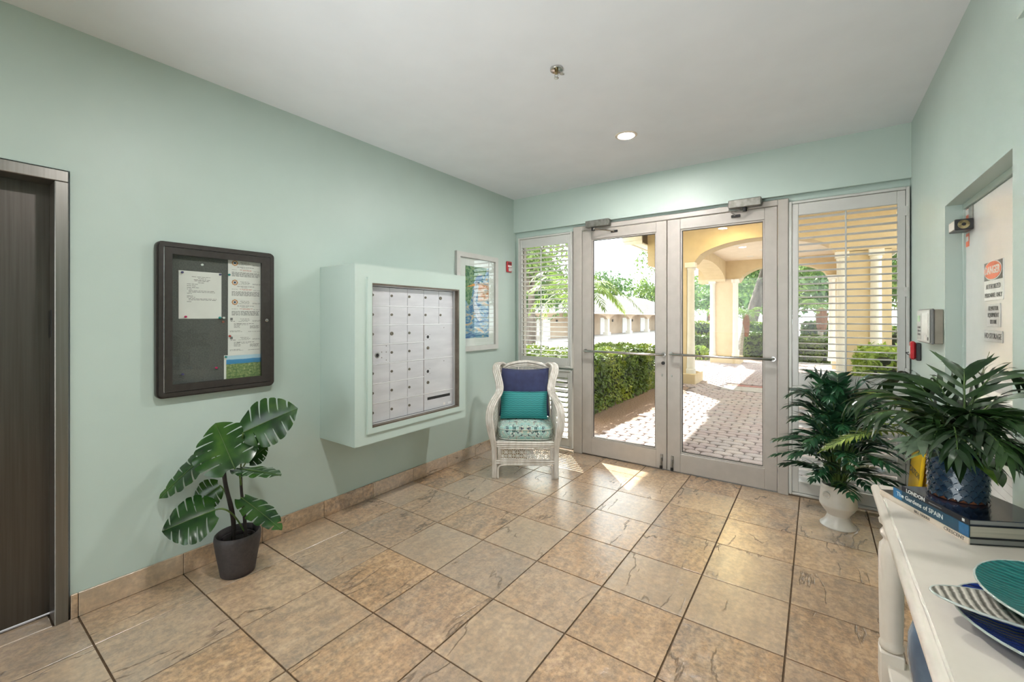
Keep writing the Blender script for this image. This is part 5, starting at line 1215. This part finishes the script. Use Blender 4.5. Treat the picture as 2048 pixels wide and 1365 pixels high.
# ---- leaves
def leaf_quads(mb, n, sampler, size, rnd):
    vs, fs = mb.v, mb.f
    for _ in range(n):
        p, nr = sampler(rnd); a = Vector((rnd.gauss(0,1), rnd.gauss(0,1), rnd.gauss(0,1))); nr = (nr+a*.55).normalized()
        t = nr.cross(Vector((rnd.gauss(0,1), rnd.gauss(0,1), rnd.gauss(0,1))))
        if t.length < 1e-4: continue
        t.normalize(); b = nr.cross(t); s = size*rnd.uniform(.6, 1.3); i = len(vs)
        vs.extend([tuple(p-t*s), tuple(p+b*s*.42+nr*s*.12), tuple(p+t*s), tuple(p-b*s*.42+nr*s*.12)]); fs.append((i, i+1, i+2, i+3))
def hedge(name, label, x0, x1, y0, y1, h, n, size, mat, core, seed, z0=None, rr=.18, cat='hedge'):
    rnd = random.Random(seed); zb = gh((x0+x1)/2, (y0+y1)/2)-.02 if z0 is None else z0
    e = empty(name, ((x0+x1)/2, (y0+y1)/2, zb), label=label, cat=cat)
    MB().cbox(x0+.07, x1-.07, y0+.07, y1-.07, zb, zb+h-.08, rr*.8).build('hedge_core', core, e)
    A = [(x1-x0)*(y1-y0)*1.3, (y1-y0)*h, (y1-y0)*h, (x1-x0)*h, (x1-x0)*h]
    def sampler(r):
        k = r.choices(range(5), A)[0]; u, v = r.random(), r.random(); jit = r.uniform(-.06, .02)
        if k == 0: q, nn = Vector((x0+(x1-x0)*u, y0+(y1-y0)*v, zb+h+jit+.03*math.sin(u*17)*math.sin(v*23))), Vector((0,0,1))
        elif k in (1, 2): s = -1 if k == 1 else 1; q, nn = Vector(((x0 if s < 0 else x1)+jit*s, y0+(y1-y0)*u, zb+h*v)), Vector((s,0,.3))
        else: s = -1 if k == 3 else 1; q, nn = Vector((x0+(x1-x0)*u, (y0 if s < 0 else y1)+jit*s, zb+h*v)), Vector((0,s,.3))
        # soften the top edges
        ex_ = max(0, rr-min(q.x-x0, x1-q.x)); ey_ = max(0, rr-min(q.y-y0, y1-q.y)); d = max(ex_, ey_)
        if q.z > zb+h-rr: q.z -= (d/rr)**2*rr*.55 if d > 0 else 0
        return q, nn
    mb = MB(); leaf_quads(mb, n, sampler, size, rnd); mb.build('foliage', mat, e)
    return e
M['hleaf'] = leafmat('clipped hedge leaf', rgb(98,122,38), rgb(158,168,60), rgb(60,84,28), .5, 2.5, .3)
M['hleaf_dark'] = leafmat('dark hedge leaf', rgb(84,108,46), rgb(120,138,62), rgb(54,72,32), .5, 2.5, .3)
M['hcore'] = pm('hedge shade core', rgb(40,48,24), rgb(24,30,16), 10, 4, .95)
M['lime_bush'] = leafmat('lime shrub leaf', rgb(140,164,60), rgb(176,190,84), rgb(96,124,44), .5, 2.5, .3)
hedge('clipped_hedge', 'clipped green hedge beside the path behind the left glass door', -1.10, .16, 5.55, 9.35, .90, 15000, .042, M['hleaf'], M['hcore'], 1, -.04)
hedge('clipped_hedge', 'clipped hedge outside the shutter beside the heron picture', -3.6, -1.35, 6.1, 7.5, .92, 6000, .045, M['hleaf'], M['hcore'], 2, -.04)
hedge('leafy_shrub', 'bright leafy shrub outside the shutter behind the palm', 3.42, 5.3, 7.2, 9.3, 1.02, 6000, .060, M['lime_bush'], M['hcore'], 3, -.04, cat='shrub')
for k, (a, lab, m_) in enumerate((((-1.9, .0, 17.0, 18.0, .80), 'low clipped hedge beyond the portico, left of the rear pier', 'hleaf_dark'), ((-2.2, .1, 18.8, 19.8, 1.35), 'taller hedge behind the low hedge left of the rear pier', 'hleaf'),
        ((.72, 2.0, 17.3, 18.6, .95), 'low clipped hedge beyond the portico, right of the rear pier', 'hleaf_dark'), ((.5, 1.75, 19.4, 20.4, 1.30), 'taller hedge behind the low hedge right of the rear pier', 'hleaf'),
        ((2.35, 3.25, 17.0, 18.2, .85), 'low clipped hedge seen through the shutter behind the palm', 'hleaf_dark'), ((2.45, 3.4, 19.0, 20.0, 1.35), 'taller hedge seen through the shutter behind the palm', 'hleaf'), ((4.3, 8.5, 15.5, 17.0, 1.25), 'dark hedge right of the portico', 'hleaf_dark'))):
    hedge('clipped_hedge', lab, *a, 2600, .07, M[m_], M['hcore'], 30+k)
hedge('small_shrub', 'small lime shrub at the foot of the rear pier', -.75, -.15, 15.7, 16.3, .48, 500, .07, M['lime_bush'], M['hcore'], 50, cat='shrub')
mb2 = MB().add([(-3, 16.65, -.032), (6, 16.65, -.032), (6, 21, gh(3, 21)+.02), (-3, 21, gh(-1, 21)+.02)], [(0,1,2,3)]).build('mulch_bed', M['mulch']); tag(mb2, 'red brown mulch bed beyond the portico', 'mulch', kind='stuff')
rk = MB(); rnd = random.Random(8); rr_ = []
for i in range(9):
    th = PI*i/8; rr_.append([(-.05+.42*math.sin(th)*math.cos(2*PI*k/12)*(1+.12*math.sin(k*2.3+i)), 16.62+.26*math.sin(th)*math.sin(2*PI*k/12)*(1+.1*math.cos(k*1.7)), .06+.24*math.cos(th)*(1+.08*math.sin(k+i))) for k in range(13)])
rk.grid(rr_); rko = rk.build('garden_boulder', pm('pale limestone', rgb(190,184,172), rgb(150,146,136), 8, 5, .9, bmp=.5, bscale=20, bdist=.03), smooth=True); tag(rko, 'pale limestone boulder beside the rear portico pier', 'boulder')

# ---- trees
M['bark'] = pm('grey oak bark', rgb(122,112,104), rgb(84,76,70), 6, 6, .95, bmp=.8, bscale=18, bdist=.04, stretch=(1,1,.35))
M['treeleaf'] = leafmat('tree leaf', rgb(98,122,62), rgb(146,164,92), rgb(64,88,46), .6, .6, .35)
M['treeleaf2'] = leafmat('darker tree leaf', rgb(74,104,56), rgb(112,140,78), rgb(50,74,42), .6, .6, .35)
def tree(label, x, y, h, cr, n, size, mat, seed, trunk=.22, lean=(0, 0), crown_z=.62, squash=.75, name='shade_tree', group=None, blobs=9):
    rnd = random.Random(seed); z0 = gh(x, y)-.05
    e = empty(name, (x, y, z0), label=label, cat='tree'); 
    if group: e['group'] = group
    top = Vector((x+lean[0], y+lean[1], z0+h*crown_z))
    pth = smooth_path([(x, y, z0), (x+lean[0]*.3+.05, y+lean[1]*.3, z0+h*crown_z*.4), tuple(top), (top.x+lean[0]*.4, top.y, top.z+h*.2)], 5)
    MB().tube(pth, [trunk*(1-.6*i/(len(pth)-1)) for i in range(len(pth))], 9).build('trunk', M['bark'], e, smooth=True)
    B = []
    for k in range(blobs):
        a = 2*PI*k*.382+rnd.uniform(-.3, .3); rr = cr*rnd.uniform(.25, .75) if k else 0
        B.append((Vector((top.x+rr*math.cos(a), top.y+rr*math.sin(a), top.z+h*rnd.uniform(-.10, .26))), cr*rnd.uniform(.38, .62)))
    for c, r in B[1:6]: MB().tube(bez(top-Vector((0, 0, h*.15)), (top+c)*.5, c), [trunk*.4*(1-.7*q/10) for q in range(11)], 6).build('branch', M['bark'], e, smooth=True)
    def sampler(r):
        c, R = r.choice(B); d = Vector((r.gauss(0,1), r.gauss(0,1), r.gauss(0,1))).normalized(); return c+Vector((d.x, d.y, d.z*squash))*R*r.uniform(.55, 1.05), d
    mb = MB(); leaf_quads(mb, n, sampler, size, rnd); mb.build('crown', mat, e)
    return e
tree('spreading oak behind the portico with twigs reaching past the eave', -1.95, 18.4, 5.6, 1.5, 900, .10, M['treeleaf'], 61, .2, (-.1, 0), .72)
tree('leaning oak with a thick grey trunk beyond the portico arch', .15, 22.5, 8.5, 3.4, 5200, .13, M['treeleaf'], 62, .34, (1.1, .4), .55)
tree('second oak with a slender trunk beyond the portico arch', 1.0, 27.0, 8.5, 3.4, 4200, .15, M['treeleaf2'], 63, .26, (.5, 0), .55)
tree('oak seen through the right shutter beyond the portico', 5.0, 24.0, 8.0, 3.4, 4200, .15, M['treeleaf'], 64, .3, (-.5, 0), .5)
tree('bushy tree seen through the right edge of the right shutter', 8.5, 21.0, 6.5, 3.0, 3600, .14, M['treeleaf2'], 65, .25, (0, 0), .45)
tree('leafy tree seen through the upper half of the left shutter', -6.8, 15.0, 5.4, 2.2, 3600, .11, M['treeleaf'], 66, .2, (0, 0), .62)
tree('pale green tree left of the small palm outside the left shutter', -9.2, 18.5, 5.0, 2.4, 3000, .13, M['treeleaf2'], 67, .2, (0, 0), .6)
rnd = random.Random(77)
bgp = [(-34, 40, 9.5), (-33, 52, 11), (-36, 66, 13), (-30, 78, 12), (-26, 92, 12), (-20, 100, 12.5), (-14, 88, 11), (-9, 76, 10), (-4, 62, 9), (0, 50, 9), (4, 46, 9.5), (9, 42, 9.5), (14, 38, 9), (19, 34, 9.5), (-33, 30, 8)]
BW = ['', 'second', 'third', 'fourth', 'fifth', 'sixth', 'seventh', 'eighth', 'ninth', 'tenth', 'eleventh', 'twelfth', 'thirteenth', 'fourteenth', 'fifteenth']
for k, (x, y, h) in enumerate(sorted(bgp, key=lambda q: math.atan2(q[0]-2.9, q[1]))):
    tree('distant tree in the background row, %s' % ('leftmost' if k == 0 else BW[k]+' from the left'), x, y, h, h*.55, 1500, .42, M['treeleaf'] if k % 2 else M['treeleaf2'], 100+k, .3, (0, 0), .5, .8, 'background_tree', 'distant tree row', 8)

# ---- palms
M['palm_out'] = leafmat('date palm frond', rgb(112,140,58), rgb(150,168,80), rgb(76,104,44), .5, 1.0, .35)
M['boots'] = pm('brown palm boots', rgb(150,98,60), rgb(104,64,40), 24, 5, .9, bmp=.9, bscale=40, bdist=.03)
M['paltrunk'] = pm('pale palm trunk', rgb(168,160,146), rgb(130,122,110), 12, 5, .9, bmp=.5, bscale=30, bdist=.02, stretch=(1,1,3))
def palm(label, x, y, zc, L, nf, seed, lean=(0, 0), boots=.45, tr=.07, nl=22, up=.5):
    rnd = random.Random(seed); z0 = gh(x, y)-.03; C_ = Vector((x+lean[0], y+lean[1], zc))
    e = empty('date_palm', (x, y, z0), label=label, cat='palm tree')
    pth = smooth_path([(x, y, z0), (x+lean[0]*.3, y+lean[1]*.3, z0+(zc-z0)*.5), tuple(C_)], 6)
    MB().tube(pth, tr, 10).build('trunk', M['paltrunk'], e, smooth=True)
    MB().lathe([(tr*1.1, zc-boots), (tr*1.7, zc-boots*.8), (tr*2.0, zc-boots*.35), (tr*1.5, zc), (tr*.4, zc+.05)], 12, (C_.x, C_.y, 0)).build('boot_crown', M['boots'], e)
    for k in range(nf):
        az = 2*PI*k*.382+rnd.uniform(-.15, .15); el = rnd.uniform(-.1, 1.2)*up+.15; ll = L*rnd.uniform(.8, 1.1)
        d = Vector((math.cos(az)*math.cos(el), math.sin(az)*math.cos(el), math.sin(el)))
        p2 = C_+d*ll; p2.z -= ll*.45; p1 = C_+d*ll*.6; p1.z += ll*.16
        fm = frond(bez(C_, p1, p2, 10), nl, L*.24, .022*L/.9, .12, 60, .25, rnd, n=2); fm.build('frond', M['palm_out'], e, smooth=True)
palm('small date palm with feathery fronds rising from the left hedge', -1.95, 9.35, 2.0, 1.45, 26, 71, (.1, 0), .2, .05)
palm('slender date palm with brown boots right of the rear pier', .72, 16.95, 1.52, .95, 18, 72, (.16, .1), .75, .06)
palm('young date palm left of the rear pier', -.95, 20.8, 1.6, 1.1, 14, 73, (0, 0), .3, .06)
palm('date palm with thick brown boots seen through the right shutter', 3.0, 18.6, 1.75, 1.1, 18, 74, (.05, 0), .8, .09)
palm('date palm outside the right edge of the right shutter', 5.6, 14.5, 2.0, 1.3, 16, 75, (0, 0), .4, .08)

# ---- garage row across the lot
M['shingle'] = None
def shingle():
    m, nt, b = newmat('roof shingles'); co = obj_co(nt); w = N(nt, 'ShaderNodeTexBrick'); w.inputs['Scale'].default_value = 1.0
    mp = N(nt, 'ShaderNodeMapping'); mp.inputs['Rotation'].default_value = (0, 0, PI/2); nt.links.new(co, mp.inputs[0]); nt.links.new(mp.outputs[0], w.inputs['Vector'])
    w.inputs['Color1'].default_value = rgb(98,92,91); w.inputs['Color2'].default_value = rgb(84,79,78); w.inputs['Mortar'].default_value = rgb(62,58,57)
    w.inputs['Brick Width'].default_value = .9; w.inputs['Row Height'].default_value = .42; w.inputs['Mortar Size'].default_value = .05
    nt.links.new(w.outputs['Color'], b.inputs['Base Color']); b.inputs['Roughness'].default_value = .9; return m
M['shingle'] = shingle(); M['gwall'] = pm('garage stucco', rgb(196,176,156), rgb(186,166,146), 1, 4, .9); M['gdoor'] = pm('white garage door paint', rgb(230,230,230), rgb(222,222,222), 1, 3, .5)
GX = -16.1; GZ = -.52; ga = empty('garage_building', (GX-3, 48, GZ), label='long low garage row with arches and white doors across the lot', cat='garage')
gy0 = 17.6; bay = 6.95; nb = 9
MB().box(GX-6, GX-1.5, gy0, gy0+bay*nb, GZ, 2.0).build('rear_wall', M['gwall'], ga)
dsrc = asrc = csrc = None
for k in range(nb):
    y = gy0+bay*k
    MB().prism(arch_poly(y, y+bay, y+.35, y+bay-.35, 1.30, 2.0, .55, 14), 'yz', GX-.35, GX).build('arcade_bay', M['gwall'], ga)
    MB().box(GX-1.5, GX-1.44, y+1.05, y+3.45, GZ, 1.45).build('garage_door', M['gdoor'], ga)
    MB().box(GX-1.44, GX-1.40, y+4.6, y+4.85, .95, 1.25).build('wall_lamp', M['bronze'], ga)
for k in range(nb+1):
    y = gy0+bay*k; MB().box(GX-.38, GX+.02, y-.22, y+.22, GZ, 1.30).build('arcade_column', M['gwall'] if False else M['coltrim'], ga)
    MB().box(GX-.48, GX+.10, y-.42, y+.42, GZ, GZ+.35).build('column_base', M['coltrim'], ga)
y1 = gy0+bay*nb
MB().add([(GX+.6, gy0-.5, 1.98), (GX+.6, y1+.5, 1.98), (-22.1, y1-4, 4.85), (-22.1, gy0+4, 4.85), (-28, gy0-.5, 1.98), (-28, y1+.5, 1.98)], [(0,1,2,3), (5,4,3,2), (4,0,3), (1,5,2)]).build('roof', M['shingle'], ga)
MB().box(GX+.45, GX+.66, gy0-.5, y1+.5, 1.86, 2.02).build('eave_gutter', M['coltrim'], ga)
MB().box(GX-1.5, GX+.5, gy0, y1, 1.94, 1.98).build('arcade_soffit', M['gwall'], ga)
